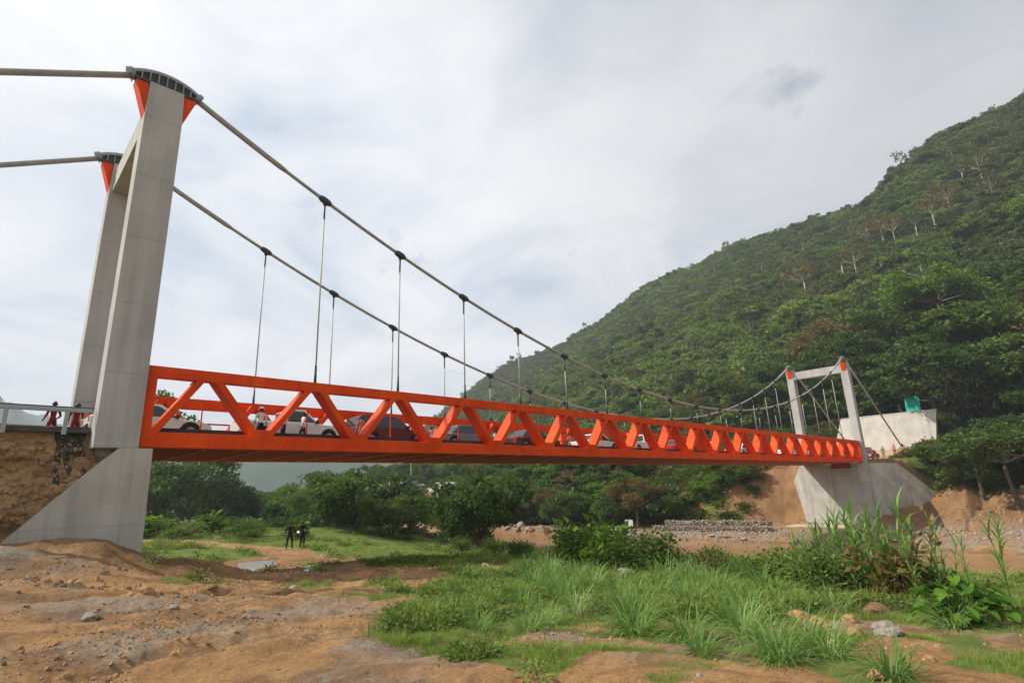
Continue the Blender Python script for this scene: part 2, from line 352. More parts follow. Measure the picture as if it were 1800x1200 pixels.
def submesh(name, sel, m):
    F = FQ[sel]; u, inv = np.unique(F, return_inverse=True); return npmesh(name, VV[u], inv.reshape(-1, 4), m, smooth=True), u
def gnode(t, kind, **kw):
    n = t.nodes.new(kind)
    for k, v in kw.items(): setattr(n, k, v)
    return n
def ground_mat():
    m = bpy.data.materials.new('earth_and_grass'); m.use_nodes = True; t = m.node_tree; b = t.nodes['Principled BSDF']
    b.inputs['Roughness'].default_value = .95; b.inputs['Specular IOR Level'].default_value = .15
    tcn = gnode(t, 'ShaderNodeTexCoord')
    def nz(s, d=8, r=.6, loc=(0, 0, 0), dist=0):
        mp = gnode(t, 'ShaderNodeMapping'); mp.inputs['Location'].default_value = loc; t.links.new(tcn.outputs['Object'], mp.inputs[0])
        n = gnode(t, 'ShaderNodeTexNoise'); n.inputs['Scale'].default_value = s; n.inputs['Detail'].default_value = d; n.inputs['Roughness'].default_value = r; n.inputs['Distortion'].default_value = dist
        t.links.new(mp.outputs[0], n.inputs[0]); return n.outputs[0]
    def ramp(v, pts):
        r = gnode(t, 'ShaderNodeValToRGB'); t.links.new(v, r.inputs[0]); e = r.color_ramp.elements
        while len(e) < len(pts): e.new(.5)
        for i, (p, c) in enumerate(pts): e[i].position = p; e[i].color = (*c, 1) if len(c) == 3 else c
        return r.outputs[0]
    def mix(f, a, b_, mode='MIX'):
        n = gnode(t, 'ShaderNodeMix', data_type='RGBA', blend_type=mode)
        for i, v in ((0, f), (6, a), (7, b_)):
            if isinstance(v, float): n.inputs[i].default_value = v
            elif isinstance(v, tuple): n.inputs[i].default_value = (*v, 1)
            else: t.links.new(v, n.inputs[i])
        return n.outputs[2]
    def at(nm):
        n = gnode(t, 'ShaderNodeAttribute', attribute_name=nm); return n.outputs['Fac']
    dirt = ramp(nz(.55, 9, .62), [(.27, (.19, .098, .042)), (.37, (.35, .195, .085)), (.50, (.46, .275, .125)), (.72, (.54, .37, .205))])
    dirt = mix(ramp(nz(2.3, 8, .7, (4, 2, 1)), [(.38, (0, 0, 0)), (.62, (.75, .75, .75))]), dirt, (.21, .12, .062))
    dirt = mix(ramp(nz(.33, 5, .55, (14, 3, 1)), [(.50, (0, 0, 0)), (.62, (.8, .8, .8))]), dirt, (.42, .235, .10))
    fine = ramp(nz(17, 8, .75), [(.34, (.45, .42, .40)), (.47, (.85, .84, .82)), (.60, (1.0, 1.0, 1.0)), (.75, (1.1, 1.1, 1.1))])
    dirt = mix(.8, dirt, fine, 'MULTIPLY')
    vor = gnode(t, 'ShaderNodeTexVoronoi'); vor.inputs['Scale'].default_value = 16; t.links.new(tcn.outputs['Object'], vor.inputs[0])
    grav = ramp(vor.outputs['Distance'], [(.1, (.40, .36, .31)), (.6, (.16, .12, .09))])
    grav = mix(.55, grav, vor.outputs['Color'], 'MULTIPLY'); grav = mix(.5, grav, (.36, .30, .235))
    dirt = mix(at('gravel'), dirt, grav)
    rut = ramp(nz(1.1, 7, .6, (3, 7, 1), 1.2), [(.52, (0, 0, 0)), (.60, (.7, .7, .7))]); dirt = mix(rut, dirt, (.20, .115, .06))
    dirt = mix(at('bank'), dirt, ramp(nz(.5, 9, .7, (2, 2, 9)), [(.3, (.15, .085, .045)), (.55, (.27, .155, .075)), (.75, (.38, .23, .12))]))
    wet_and_shade = mix(at('wet_and_shade'), dirt, (.11, .06, .03))
    gr = ramp(nz(1.1, 8, .65, (8, 8, 0)), [(.3, (.075, .115, .025)), (.5, (.12, .175, .035)), (.7, (.20, .21, .065))])
    gf = gnode(t, 'ShaderNodeMath', operation='ADD'); t.links.new(at('grass'), gf.inputs[0])
    s_ = gnode(t, 'ShaderNodeMath', operation='MULTIPLY_ADD'); t.links.new(nz(4, 6, .7, (1, 1, 5)), s_.inputs[0]); s_.inputs[1].default_value = 1.3; s_.inputs[2].default_value = -.65
    t.links.new(s_.outputs[0], gf.inputs[1])
    gm = ramp(gf.outputs[0], [(.30, (0, 0, 0)), (.62, (.92, .92, .92))])
    tot = mix(gm, wet_and_shade, gr)
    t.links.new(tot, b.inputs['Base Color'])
    bp = gnode(t, 'ShaderNodeBump'); bp.inputs['Strength'].default_value = .9; bp.inputs['Distance'].default_value = .09
    t.links.new(nz(9, 10, .72, (3, 1, 2)), bp.inputs['Height']); t.links.new(bp.outputs[0], b.inputs['Normal'])
    rr = ramp(at('wet_and_shade'), [(0, (.95,)*3), (1, (.35,)*3)]); t.links.new(rr, b.inputs['Roughness'])
    return m
GM = ground_mat()
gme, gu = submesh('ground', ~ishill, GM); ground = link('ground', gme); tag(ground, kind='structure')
vx, vy, vz = VV[gu, 0], VV[gu, 1], VV[gu, 2]
def setattr_(me, nm, arr):
    a = me.attributes.new(nm, 'FLOAT', 'POINT'); a.data.foreach_set('value', np.ascontiguousarray(arr, np.float32))
setattr_(gme, 'grass', grassmask(vx, vy))
gv = np.clip(sm(fbm(vx*.6, vy*.6, 71, 4), .02, .40)*sm(-(vx+.5*(vy+7)), -1.2, 2.5)*(vy < 0)*.8
     + .95*sm(1-np.hypot((vx+3.0)/2.6, (vy+4.4)/3.0), 0, .4)*sm(fbm(vx*1.1, vy*1.1, 72, 3), -.45, .1)
     + (vx > 58)*(vz < -6.3)*.85*sm(fbm(vx*.35, vy*.35, 73, 3), -.35, .25), 0, 1)
setattr_(gme, 'gravel', gv)
setattr_(gme, 'bank', np.clip((vx > 60)*sm(vz, -8.2, -6.5)*.9, 0, 1))
setattr_(gme, 'wet_and_shade', np.clip(.45*mound(vx, vy, .4, -1.9, 3.2, 1.6, -.35)*(vy < .5)+.45*np.exp(-((np.abs(segd(vx, vy, [(-14,-7.5),(-6,-10.2),(-.5,-9.6),(4,-6.6),(8.2,-1.2),(10.8,8),(11,17)])+.12*fbm(vx*.8, vy*.8, 151, 2))-.85)/.2)**2)+.30*sm(fbm(vx*.55+vy*.3, vy*1.3, 141, 4), .20, .38)*(vx < 9)*(vy < 0)+sm(-segd(vx, vy, [(4.95,1.3),(6.0,4.6),(7.3,8.6)]), -1.3, -.4)*.5+sm(-segd(vx, vy, [(7.05,2.1),(8.2,4.2)]), -.9, -.15)*.5+(vx > 55)*sm(-vz, 8.35, 8.6)*.6, 0, 1))  # first term darkens the earth heap for the tower's shadow, the rest is damp
HM = mat('forest_floor', (.030, .045, .014), .95, var=(.075, .085, .028), scale=.08, detail=10)
hme, hu = submesh('hillside', ishill, HM); hill = link('hillside', hme); tag(hill, kind='structure')
# distant mountains, misty blue-green because they are far away
FM = mat('distant_forest', (.03, .06, .04), .95, var=(.075, .11, .06), scale=.012, detail=10)
def ridge_mesh(name, pts, depth, seed):
    xs = np.linspace(0, len(pts)-1, 160); P = np.array(pts, float); k = np.arange(len(pts))
    px = np.interp(xs, k, P[:, 0]); py = np.interp(xs, k, P[:, 1]); pz = np.interp(xs, k, P[:, 2])
    pz = pz*(1+.10*fbm(xs*2.1, xs*0+seed, seed, 5)); rows = []
    d = np.stack([px-CAM.x, py-CAM.y], 1); d /= np.linalg.norm(d, axis=1)[:, None]
    for tt in np.linspace(0, 1, 40):
        f = math.sin(tt*math.pi)**1.2 if tt > 0 else 0
        off = (tt-.5)*2*depth
        x = px+d[:, 0]*off; y = py+d[:, 1]*off
        z = -9+(pz+9)*f*(1+.18*fbm(x*.004, y*.004, seed+3, 5)*(1-f)) + fbm(x*.012, y*.012, seed+9, 4)*14*f*(1-f)*2
        rows.append(np.stack([x, y, z], 1))
    V = np.concatenate(rows); n = 160; F = []
    ii = np.arange(39)[:, None]*n+np.arange(n-1)[None]
    F = np.stack([ii, ii+1, ii+n+1, ii+n], -1).reshape(-1, 4)
    o = link(name, npmesh(name, V, F, FM, smooth=True)); return tag(o, kind='structure')
ridge_mesh('distant_mountain', [(-900, 1750, 320), (-500, 1800, 280), (-200, 1800, 270), (20, 1800, 262), (120, 1820, 225), (190, 1900, 165), (260, 1900, 130), (420, 1800, 120), (700, 1500, 110), (950, 1350, 100)], 520, 3)
ridge_mesh('distant_hill', [(-500, 900, 60), (-150, 1050, 50), (60, 1050, 62), (200, 1020, 82), (300, 980, 95), (400, 900, 88), (480, 820, 70), (560, 760, 60)], 260, 8)
# river
WM = mat('muddy_water', (.30, .165, .075), .22, var=(.36, .21, .10), scale=.25, bump=.25, bscale=2.2, spec=.5)
ys = np.linspace(-420, 640, 240); fsx = np.interp(ys, [-60, -15, 0, 25, 60, 110, 200, 400], [60, 61.5, 62, 63.5, 66, 72, 85, 150])
V = np.concatenate([np.stack([0*ys+28, ys, 0*ys+WATER], 1), np.stack([fsx+5, ys, 0*ys+WATER], 1)]); n = len(ys)
i = np.arange(n-1); tag(link('river', npmesh('river', V, np.stack([i, i+n, i+n+1, i+1], 1), WM)), kind='structure')
PM = mat('puddle_water', (.34, .31, .28), .03, spec=1.0)
for pts, w_ in (([(4.2,0),(5.9,4.4),(7.35,8.9)], .85), ([(6.95,1.9),(8.35,4.4)], .45)):
    m = MB(); L = []; R = []
    for k in range(13):
        t_ = k/12*(len(pts)-1); a = min(int(t_), len(pts)-2); f = t_-a; p = Vector(pts[a]).lerp(Vector(pts[a+1]), f)
        d = (Vector(pts[a+1])-Vector(pts[a])).normalized(); nrm = Vector((-d.y, d.x))
        L.append((p.x+nrm.x*w_, p.y+nrm.y*w_, -4.815)); R.append((p.x-nrm.x*w_, p.y-nrm.y*w_, -4.815))
    m.add(L+R, [(k, k+1, k+14, k+13) for k in range(12)]); tag(m.build('puddle', PM), kind='structure')
# roads
ASPH = mat('asphalt', (.06, .06, .06), .9, var=(.10, .095, .09), scale=2, bump=.3, bscale=60)
RDIRT = mat('packed_dirt_road', (.40, .26, .16), .95, var=(.48, .34, .22), scale=.6, bump=.3)
m = MB(); m.box(-90, -1.25, .5, 6.9, .45, .60); tag(m.build('road', ASPH), kind='structure')
xs = np.linspace(80.5, 107, 30); zz = H(xs, xs*0+3, False)+.12
V = np.concatenate([np.stack([xs, 0*xs+.6, zz], 1), np.stack([xs, 0*xs+7.0, zz], 1)]); i = np.arange(29)
tag(link('road', npmesh('road', V, np.stack([i, i+30, i+31, i+1], 1), RDIRT)), kind='structure')
# ---------- suspension bridge ----------
ORANGE = concrete('orange_paint', (.64, .050, .002), (.80, .080, .003), .20, False, .6)
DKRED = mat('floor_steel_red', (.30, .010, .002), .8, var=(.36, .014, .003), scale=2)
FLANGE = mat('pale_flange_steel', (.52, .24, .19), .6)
HANG = mat('hanger_strand', (.42, .41, .39), .55, .2)
CABLE = mat('galvanised_cable', (.31, .305, .29), .6, .1, var=(.40, .385, .36), scale=3, bump=.2, bscale=40)
CLAMP = mat('dark_cast_steel', (.07, .075, .08), .5, .6)
SADDLE = mat('grey_green_steel', (.22, .25, .25), .5, .3, var=(.29, .32, .31), scale=4)
CONC = concrete('tower_concrete', (.40, .395, .375), (.47, .465, .445), .20)
CONC2 = concrete('abutment_concrete', (.40, .385, .345), (.50, .48, .43), .32)
DECKM = mat('deck_concrete', (.16, .15, .14), .9, var=(.22, .21, .20), scale=2)
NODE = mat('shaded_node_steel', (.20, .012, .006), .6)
KERB = mat('dark_kerb', (.05, .048, .045), .8)
CREAM = mat('cream_paint', (.62, .52, .44), .5)
L_ = 80.0; Y1, Y2 = .17, 7.22
def cz(x): return 4.189+.006068*(x-40)**2
bridge = empty('suspension_bridge', (0, 0, 0))
tag(bridge, 'long orange steel truss suspension bridge with concrete portal towers crossing the river', 'bridge')
for yc in (Y1, Y2):
    m = MB()
    m.box(.0, L_, yc-.17, yc+.17, 0, .52, bev=.012)
    m.box(.0, L_, yc-.17, yc+.17, 2.38, 2.773, bev=.012)
    m.box(.0, .34, yc-.167, yc+.167, .52, 2.38); m.box(L_-.34, L_, yc-.167, yc+.167, .52, 2.38)
    tr = m.build('truss', ORANGE, bridge)
    yo = yc-.17 if yc == Y1 else yc+.17; si = 1 if yc == Y1 else -1      # outer face, inward direction
    ya, yb = sorted((yo+si*.006, yo+si*.70))
    m = MB(); y0_, y1_ = sorted((yo+si*.62, yo+si*.705)); m.box(.02, L_-.02, y0_, y1_, 2.70, 2.80); m.box(.02, L_-.02, y0_, y1_, .02, .40)
    m.build('inner_chord', ORANGE, tr)
    for k in range(20):
        ap = 4*k+2
        for s in (-1, 1):
            d = MB(); xb = ap+s*2*(.90 if (k == 0 and s < 0) or (k == 19 and s > 0) else 1)
            p0 = Vector((xb-s*.16, 0, .42)); p1 = Vector((ap+s*.14, 0, 2.62)); ax = (p1-p0).normalized(); side = Vector((-ax.z, 0, ax.x))
            def sec(w_, y_a, y_b):
                d.loft([[p+side*(a_*w_)+Vector((0, y_, 0)) for a_, y_ in ((-1, y_a), (1, y_a), (1, y_b), (-1, y_b))] for p in (p0, p1)])
            sec(.112, *sorted((yo+si*.006, yo+si*.03))); sec(.112, *sorted((yo+si*.67, yo+si*.70)))
            for off in (-.098, .098):
                d.loft([[p+side*(off+a_*.013)+Vector((0, y_, 0)) for a_, y_ in ((-1, ya+.025), (1, ya+.025), (1, yb-.025), (-1, yb-.025))] for p in (p0, p1)])
            d.build('diagonal', ORANGE, tr)
        g = MB(); g.box(ap-.50, ap-.30, ya+.05, yb-.05, 2.20, 2.378); g.build('node_shade_box', NODE, tr)  # dark box coloured as the shade where the diagonal meets the top chord
        if k < 19:
            g = MB(); bx = 4*(k+1); yy = yo; g.prism([(bx-.50, .34), (bx+.50, .34), (bx+.22, .74), (bx-.22, .74)], 1, yy-.006, yy+.005); g.build('gusset_plate', ORANGE, tr)
    cab = MB(); xs = [.38+(79.24)*i/160 for i in range(161)]
    cab.tube([(x, yc, cz(x)) for x in xs], .080, 10)
    sgn = 1
    for (xa, xd, dirn) in ((-1.7, -27, -1), (L_+1.7, L_+22.5, 1)):
        cab.tube([(xa, yc, 13.66), (xa+(xd-xa)*.5, yc, 13.66+(xd-xa)*dirn*(-.525)*.5), (xd, yc, 13.66-abs(xd-xa)*.525)], .112, 10)
    mc = cab.build('main_cable', CABLE, bridge, True)
    for xa, xb in ((.38, 3.9), (L_-.38, L_-3.9)):
        s_ = MB(); s_.tube([(xa+(xb-xa)*i/8, yc, cz(xa+(xb-xa)*i/8)) for i in range(9)]+[(xb+(xb-xa)*.08, yc, cz(xb+(xb-xa)*.08))], [.118]*9+[.085], 10)
        s_.build('cable_socket', CABLE, mc, True)
    for k in range(1, 19):
        x = 4*k+2; z = cz(x); sl_ = .012136*(x-40); t_ = Vector((1, 0, sl_)).normalized(); c = Vector((x, yc, z))
        q = MB(); q.tube([c-t_*.30, c-t_*.16, c, c+t_*.16, c+t_*.30], [.095, .15, .16, .15, .095], 8)
        q.beam(c+Vector((0, 0, -.05)), c+Vector((0, 0, -.24)), .06, .16, (1, 0, 0)); q.build('cable_clamp', CLAMP, mc)
        h = MB(); h.tube([(x, yc, 2.9), (x, yc, z-.18)], .033, 8); ho = h.build('hanger', HANG, bridge, True)
        h = MB(); h.tube([(x, yc, z-.20), (x, yc, z-min(.95, (z-3.3)*.4+.22))], [.05, .036], 8); h.build('socket', CLAMP, ho, True)
        h = MB(); h.tube([(x, yc, 2.70), (x, yc, 2.78+min(.75, (z-3)*.4))], [.062, .045], 8); h.build('socket', CLAMP, ho, True)
# deck
m = MB(); m.box(-.6, 80.6, .72, 6.66, .44, .60); deck = m.build('deck', DECKM, bridge)
for k in range(41):
    x = .15+2*k*.9925
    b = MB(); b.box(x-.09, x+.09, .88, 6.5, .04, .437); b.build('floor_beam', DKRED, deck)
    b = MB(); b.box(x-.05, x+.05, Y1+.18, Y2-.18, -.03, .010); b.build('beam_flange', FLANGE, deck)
st = MB()
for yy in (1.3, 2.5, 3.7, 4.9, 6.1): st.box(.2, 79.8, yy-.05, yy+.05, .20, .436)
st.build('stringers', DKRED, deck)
b = MB(); b.box(.1, 79.9, .73, .93, .602, .74); b.box(.1, 79.9, 6.45, 6.65, .602, .74); b.build('kerb', KERB, deck)
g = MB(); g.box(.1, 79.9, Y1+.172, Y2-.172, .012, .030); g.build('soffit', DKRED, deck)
# railings on the deck
g = MB()
for z in (1.12, 1.62): g.box(.4, 79.6, 6.55, 6.61, z, z+.07)
gr2 = g.build('handrail', ORANGE, bridge)
g = MB()
for z in (1.02,): g.box(.4, 79.6, 6.55, 6.61, z-.2, z-.15)
g.build('lower_rail', ORANGE, gr2)
for k in range(20):
    p = MB(); p.box(4*k+2.02, 4*k+2.06, .80, .84, .74, 1.75); p.build('thin_post', ORANGE, gr2)
# towers
def tower(X0, flip):
    s = -1 if flip else 1                      # s=1: left tower, leg occupies X0-1.2 .. X0
    def X(v): return X0-s*v
    m = MB()
    for yc in (Y1, Y2):
        m.prism([(X(0), -.05), (X(1.2), -.05), (X(1.2), 12.0), (X(1.17), 13.42), (X(.05), 13.42), (X(0), 12.0)], 1, yc-.42, yc+.48)
    m.box(min(X(.12), X(1.08)), max(X(.12), X(1.08)), Y1+.483, Y2-.423, 12.0, 13.05)
    tw = m.build('tower', CONC, bridge)
    for yc in (Y1, Y2):
        # steel saddle: curved trough on a ribbed base
        ux, uz = X(-.42), 0
        arc = []; R = 2.0; cxm = X(.62)
        n = 18; a0, a1 = -.60, .60
        sd = MB(); rings = []
        for i in range(n+1):
            a = a0+(a1-a0)*i/n; px = cxm+s*math.sin(a)*R*-1*-1; pz = 14.08-R+math.cos(a)*R
            tn = Vector((math.cos(a)*s, 0, -math.sin(a))); nn = Vector((math.sin(a)*s, 0, math.cos(a)))
            c = Vector((px, yc, pz)); ring = []
            for t_ in range(10):
                th = -.25+ (math.pi+.5)*t_/9; ring.append(c+Vector((0, 1, 0))*math.cos(th)*.19+nn*math.sin(th)*.17)
            rings.append(ring)
        sd.loft(rings)
        for i in (0, n):
            a = a0+(a1-a0)*i/n; c = Vector((cxm+s*math.sin(a)*R, yc, 14.08-R+math.cos(a)*R)); tn = Vector((math.cos(a)*s, 0, -math.sin(a)))
            sd.tube([c-tn*.07, c+tn*.07], .235, 12)
        so_ = sd.build('saddle', SADDLE, tw)
        rb = MB()
        for i in range(9):
            a = a0+.04+(a1-a0-.08)*i/8; px = cxm+s*math.sin(a)*R; pz = 14.08-R+math.cos(a)*R-.12
            zb = 13.53
            rb.box(px-.018, px+.018, yc-.25, yc+.25, min(zb, pz-.05), pz+.03)
        rb.build('saddle_rib', SADDLE, so_)
        rb = MB(); prof = []
        for i in range(9):
            a = a0+.06+(a1-a0-.12)*i/8; prof.append((cxm+s*math.sin(a)*R, 14.08-R+math.cos(a)*R-.10))
        prof += [(X(-.42), 13.50), (X(1.62), 13.50)]
        rb.prism(prof, 1, yc-.06, yc+.06); rb.build('saddle_web', CLAMP, so_)
        bp = MB(); bp.box(min(X(-.40), X(1.60)), max(X(-.40), X(1.60)), yc-.33, yc+.33, 13.425, 13.50); bp.build('base_plate', CLAMP, so_)
        for e_, o_ in ((X(1.18), X(1.60)), (X(.03), X(-.42))):
            k = MB(); d_ = .012 if o_ > e_ else -.012
            k.prism([(e_+d_, 12.1), (e_+d_, 13.42), (o_, 13.42)], 1, yc-.28, yc+.28)
            k.build('saddle_bracket', ORANGE, tw)
    return tw
tower(0, False); tower(L_, True)
# abutments
ab = MB()
for ya, yb in ((-.32, .62), (6.85, 7.78)):
    ab.prism([(.40, -.06), (-.52, -.06), (-3.3, -3.15), (-4.2, -7), (.50, -7)], 1, ya, yb)
ab.box(-1.0, .395, .63, 6.84, -7, -.06)
ab.build('abutment', CONC2, bridge)
ab = MB()
ab.box(79.75, 81.5, -.4, 7.8, -10, -.06)
def wing(p0, p1, zt0, zt1, thick, zmid=None):
    p0 = Vector(p0); p1 = Vector(p1); d = (p1-p0).normalized(); nrm = Vector((-d.y, d.x))*thick
    pm = p0.lerp(p1, .45)
    prof = [(p0, zt0), (pm, zt0 if zmid is None else zmid), (p1, zt1), (p1.lerp(p0, .05), -10), (p0, -10)]
    ab.loft([[Vector((q.x, q.y, z)) for q, z in prof], [Vector((q.x+nrm.x, q.y+nrm.y, z)) for q, z in prof]])
wing((79.78, -.404), (86.0, -6.4), -.08, -4.6, .8, -.25)
wing((79.78, 7.804), (84.2, 11.8), -.08, -5.5, -.8, -1.9)
aR = ab.build('abutment', CONC2, bridge)
f = MB(); f.box(76.3, 79.7, 1.2, 9.6, -10, -7.75, bev=.1); f.build('footing', mat('pale_footing_concrete', (.52, .46, .36), .9, var=(.42, .36, .27), scale=1), aR)
BLK = mat('bearing_red', (.30, .03, .012), .6)
b = MB(); b.box(79.0, 79.74, 1.5, 3.6, -.62, -.02); b.build('bearing_bracket', BLK, aR)
# ---------- trees ----------
def leafmat(name, a, b_, c=None, trans=.38):
    m = bpy.data.materials.new(name); m.use_nodes = True; t = m.node_tree; t.nodes.clear()
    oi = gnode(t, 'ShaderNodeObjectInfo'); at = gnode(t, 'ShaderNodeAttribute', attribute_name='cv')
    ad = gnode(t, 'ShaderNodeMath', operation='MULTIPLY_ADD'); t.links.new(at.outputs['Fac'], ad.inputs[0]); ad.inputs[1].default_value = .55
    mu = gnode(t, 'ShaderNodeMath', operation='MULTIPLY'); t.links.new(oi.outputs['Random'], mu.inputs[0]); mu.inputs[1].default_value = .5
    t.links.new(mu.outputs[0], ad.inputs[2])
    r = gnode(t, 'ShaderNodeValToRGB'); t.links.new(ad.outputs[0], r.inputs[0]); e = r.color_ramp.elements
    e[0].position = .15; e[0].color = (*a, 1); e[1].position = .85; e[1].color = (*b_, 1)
    if c: k = e.new(.97); k.color = (*c, 1)
    d = gnode(t, 'ShaderNodeBsdfDiffuse'); t.links.new(r.outputs[0], d.inputs[0])
    g = gnode(t, 'ShaderNodeBsdfTranslucent'); t.links.new(r.outputs[0], g.inputs[0])
    gl = gnode(t, 'ShaderNodeBsdfGlossy'); gl.inputs['Roughness'].default_value = .6; gl.inputs[0].default_value = (.8, .85, .8, 1)
    mx = gnode(t, 'ShaderNodeMixShader'); mx.inputs[0].default_value = trans; t.links.new(d.outputs[0], mx.inputs[1]); t.links.new(g.outputs[0], mx.inputs[2])
    m2 = gnode(t, 'ShaderNodeMixShader'); m2.inputs[0].default_value = .015; t.links.new(mx.outputs[0], m2.inputs[1]); t.links.new(gl.outputs[0], m2.inputs[2])
    o = gnode(t, 'ShaderNodeOutputMaterial'); t.links.new(m2.outputs[0], o.inputs[0]); return m
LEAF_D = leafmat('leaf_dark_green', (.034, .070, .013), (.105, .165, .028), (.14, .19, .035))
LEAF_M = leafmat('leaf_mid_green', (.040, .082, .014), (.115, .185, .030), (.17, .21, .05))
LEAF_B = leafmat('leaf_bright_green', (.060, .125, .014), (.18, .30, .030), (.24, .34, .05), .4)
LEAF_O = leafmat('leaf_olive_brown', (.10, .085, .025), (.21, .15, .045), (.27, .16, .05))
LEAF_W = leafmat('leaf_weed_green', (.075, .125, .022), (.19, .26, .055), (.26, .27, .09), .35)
BARK = mat('bark_brown', (.10, .075, .05), .9, var=(.17, .13, .09), scale=4, bump=.4)
BARK_P = mat('bark_pale', (.34, .31, .26), .85, var=(.48, .45, .39), scale=3, bump=.3)
def cards(C, size, up=.4, aspect=.55, seed=0, cvb=None, curl=.25):
    r = np.random.default_rng(seed); n = len(C)
    d = r.normal(size=(n, 3)); d /= np.linalg.norm(d, axis=1)[:, None]
    nn = r.normal(size=(n, 3)); nn[:, 2] += up*3; nn -= (nn*d).sum(1)[:, None]*d; nn /= np.linalg.norm(nn, axis=1)[:, None]
    s = np.cross(nn, d); L = (size*(.6+.8*r.random(n)))[:, None]
    a = C-d*L*.5; b = C+d*L*.5-nn*L*curl*.4; m_ = C+nn*L*curl*.3
    V = np.stack([a, m_+s*L*aspect*.5, b, m_-s*L*aspect*.5], 1).reshape(-1, 3)
    F = np.arange(4*n).reshape(-1, 4); cv = (r.random(n)*.55+.45*(cvb if cvb is not None else r.random(n)))
    return V, F, np.repeat(cv, 4)
def leafmesh(name, C, size, m, seed=0, cvb=None, **kw):
    V, F, cv = cards(C, size, seed=seed, cvb=cvb, **kw); me = npmesh(name, V, F, m)
    a = me.attributes.new('cv', 'FLOAT', 'POINT'); a.data.foreach_set('value', cv.astype(np.float32)); return me
def skeleton(r, h, kind):
    """trunk and limb polylines with radii, and clump centres"""
    tubes = []; tips = []
    lean = Vector((r.uniform(-.08, .08), r.uniform(-.08, .08), 1))
    th = {'broad': .38, 'tall': .45, 'bushy': .14, 'sparse': .62, 'umbrella': .6}[kind]*h
    tr = h*{'broad': .026, 'tall': .022, 'bushy': .02, 'sparse': .013, 'umbrella': .02}[kind]
    pts = [Vector((0, 0, -.5))]; p = Vector((0, 0, 0)); pts.append(p.copy())
    for i in range(4):
        p = p+Vector((lean.x+r.uniform(-.07, .07), lean.y+r.uniform(-.07, .07), 1))*th/4; pts.append(p.copy())
    tubes.append((pts, [tr*1.5, tr*1.25, tr, tr*.9, tr*.82, tr*.75]))
    nl = {'broad': 7, 'tall': 7, 'bushy': 9, 'sparse': 5, 'umbrella': 8}[kind]
    for i in range(nl):
        a = 6.283*(i+r.uniform(-.3, .3))/nl
        sp, ri = {'broad': (.36, .42), 'tall': (.20, .48), 'bushy': (.34, .55), 'sparse': (.20, .30), 'umbrella': (.42, .26)}[kind]
        base = pts[-1] if kind != 'bushy' else pts[1+i % 4+1] if i % 4 < 4 else pts[-1]
        if kind in ('tall',): base = pts[3+i % 3]
        out = h*sp*r.uniform(.5, 1.1); up = h*ri*r.uniform(.35, 1.0) if i else h*ri*1.05
        if i == 0: out *= .2
        e = base+Vector((math.cos(a)*out, math.sin(a)*out, up)); mid = base.lerp(e, .5)+Vector((math.cos(a)*out*.15, math.sin(a)*out*.15, -up*.05))
        tubes.append(([base, mid, e], [tr*.55, tr*.35, tr*.15])); tips.append((e, 1))
        for j in range(3):
            b2 = a+r.uniform(-1.3, 1.3); o2 = h*.15*r.uniform(.6, 1.3)
            e2 = mid.lerp(e, r.uniform(.1, .9))+Vector((math.cos(b2)*o2, math.sin(b2)*o2, h*r.uniform(-.03, .14)))
            tubes.append(([mid, e2], [tr*.28, tr*.1])); tips.append((e2, .8))
    if kind == 'bushy':
        for i in range(11):
            a = r.uniform(0, 6.28); q = h*r.uniform(.12, .30); tips.append((Vector((math.cos(a)*q, math.sin(a)*q, h*r.uniform(.08, .34))), .9))
    return tubes, tips
def make_tree(seed, h, kind, lm, bm_, nleaf, lsize, clump):
    r = random.Random(seed); tubes, tips = skeleton(r, h, kind)
    tb = MB()
    for pts, rr in tubes: tb.tube(pts, rr, 6)
    tmesh = tb.mesh('trunk', bm_, True)
    g = np.random.default_rng(seed); Cs = []; cvs = []
    tot = sum(s for _, s in tips)
    for e, s in tips:
        n = int(nleaf*s/tot*r.uniform(.6, 1.4)); q = g.normal(size=(n, 3)); q /= np.linalg.norm(q, axis=1)[:, None]
        rad_ = g.random(n)**.45; sc = np.array([1, 1, .62])*h*clump*s*r.uniform(.75, 1.25)
        c = np.array(e)[None]+q*rad_[:, None]*sc
        c += np.array([g.normal()*.1, g.normal()*.1, 0])*h*.1
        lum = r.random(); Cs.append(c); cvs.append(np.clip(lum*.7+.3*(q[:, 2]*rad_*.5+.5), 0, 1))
    C = np.concatenate(Cs); cv = np.concatenate(cvs)
    k = C[:, 2] > .03*h; C = C[k]; cv = cv[k]
    return tmesh, leafmesh('crown', C, lsize, lm, seed, cv)
VAR = {}
for key, args in {
    'broad_dark': (1, 10, 'broad', LEAF_D, BARK, 3800, .42, .145), 'broad_mid': (2, 10, 'broad', LEAF_M, BARK, 3800, .42, .15),
    'tall_dark': (3, 10, 'tall', LEAF_D, BARK, 3800, .40, .135), 'tall_mid': (4, 10, 'tall', LEAF_M, BARK, 3600, .42, .13),
    'bushy_mid': (5, 10, 'bushy', LEAF_M, BARK, 5600, .42, .15), 'bushy_dark': (6, 10, 'bushy', LEAF_D, BARK, 5600, .42, .15),
    'bushy_bright': (7, 10, 'bushy', LEAF_B, BARK, 5600, .42, .14), 'umbrella_bright': (8, 10, 'umbrella', LEAF_B, BARK, 5600, .36, .14),
    'sparse_olive': (9, 10, 'sparse', LEAF_O, BARK_P, 1000, .34, .11), 'broad_olive': (10, 10, 'broad', LEAF_O, BARK, 3400, .38, .15),
    'umbrella_dark': (13, 10, 'umbrella', LEAF_D, BARK, 6200, .34, .15),
    'sparse_green': (12, 10, 'sparse', LEAF_M, BARK_P, 1300, .36, .12)}.items():
    VAR[key] = make_tree(*args)
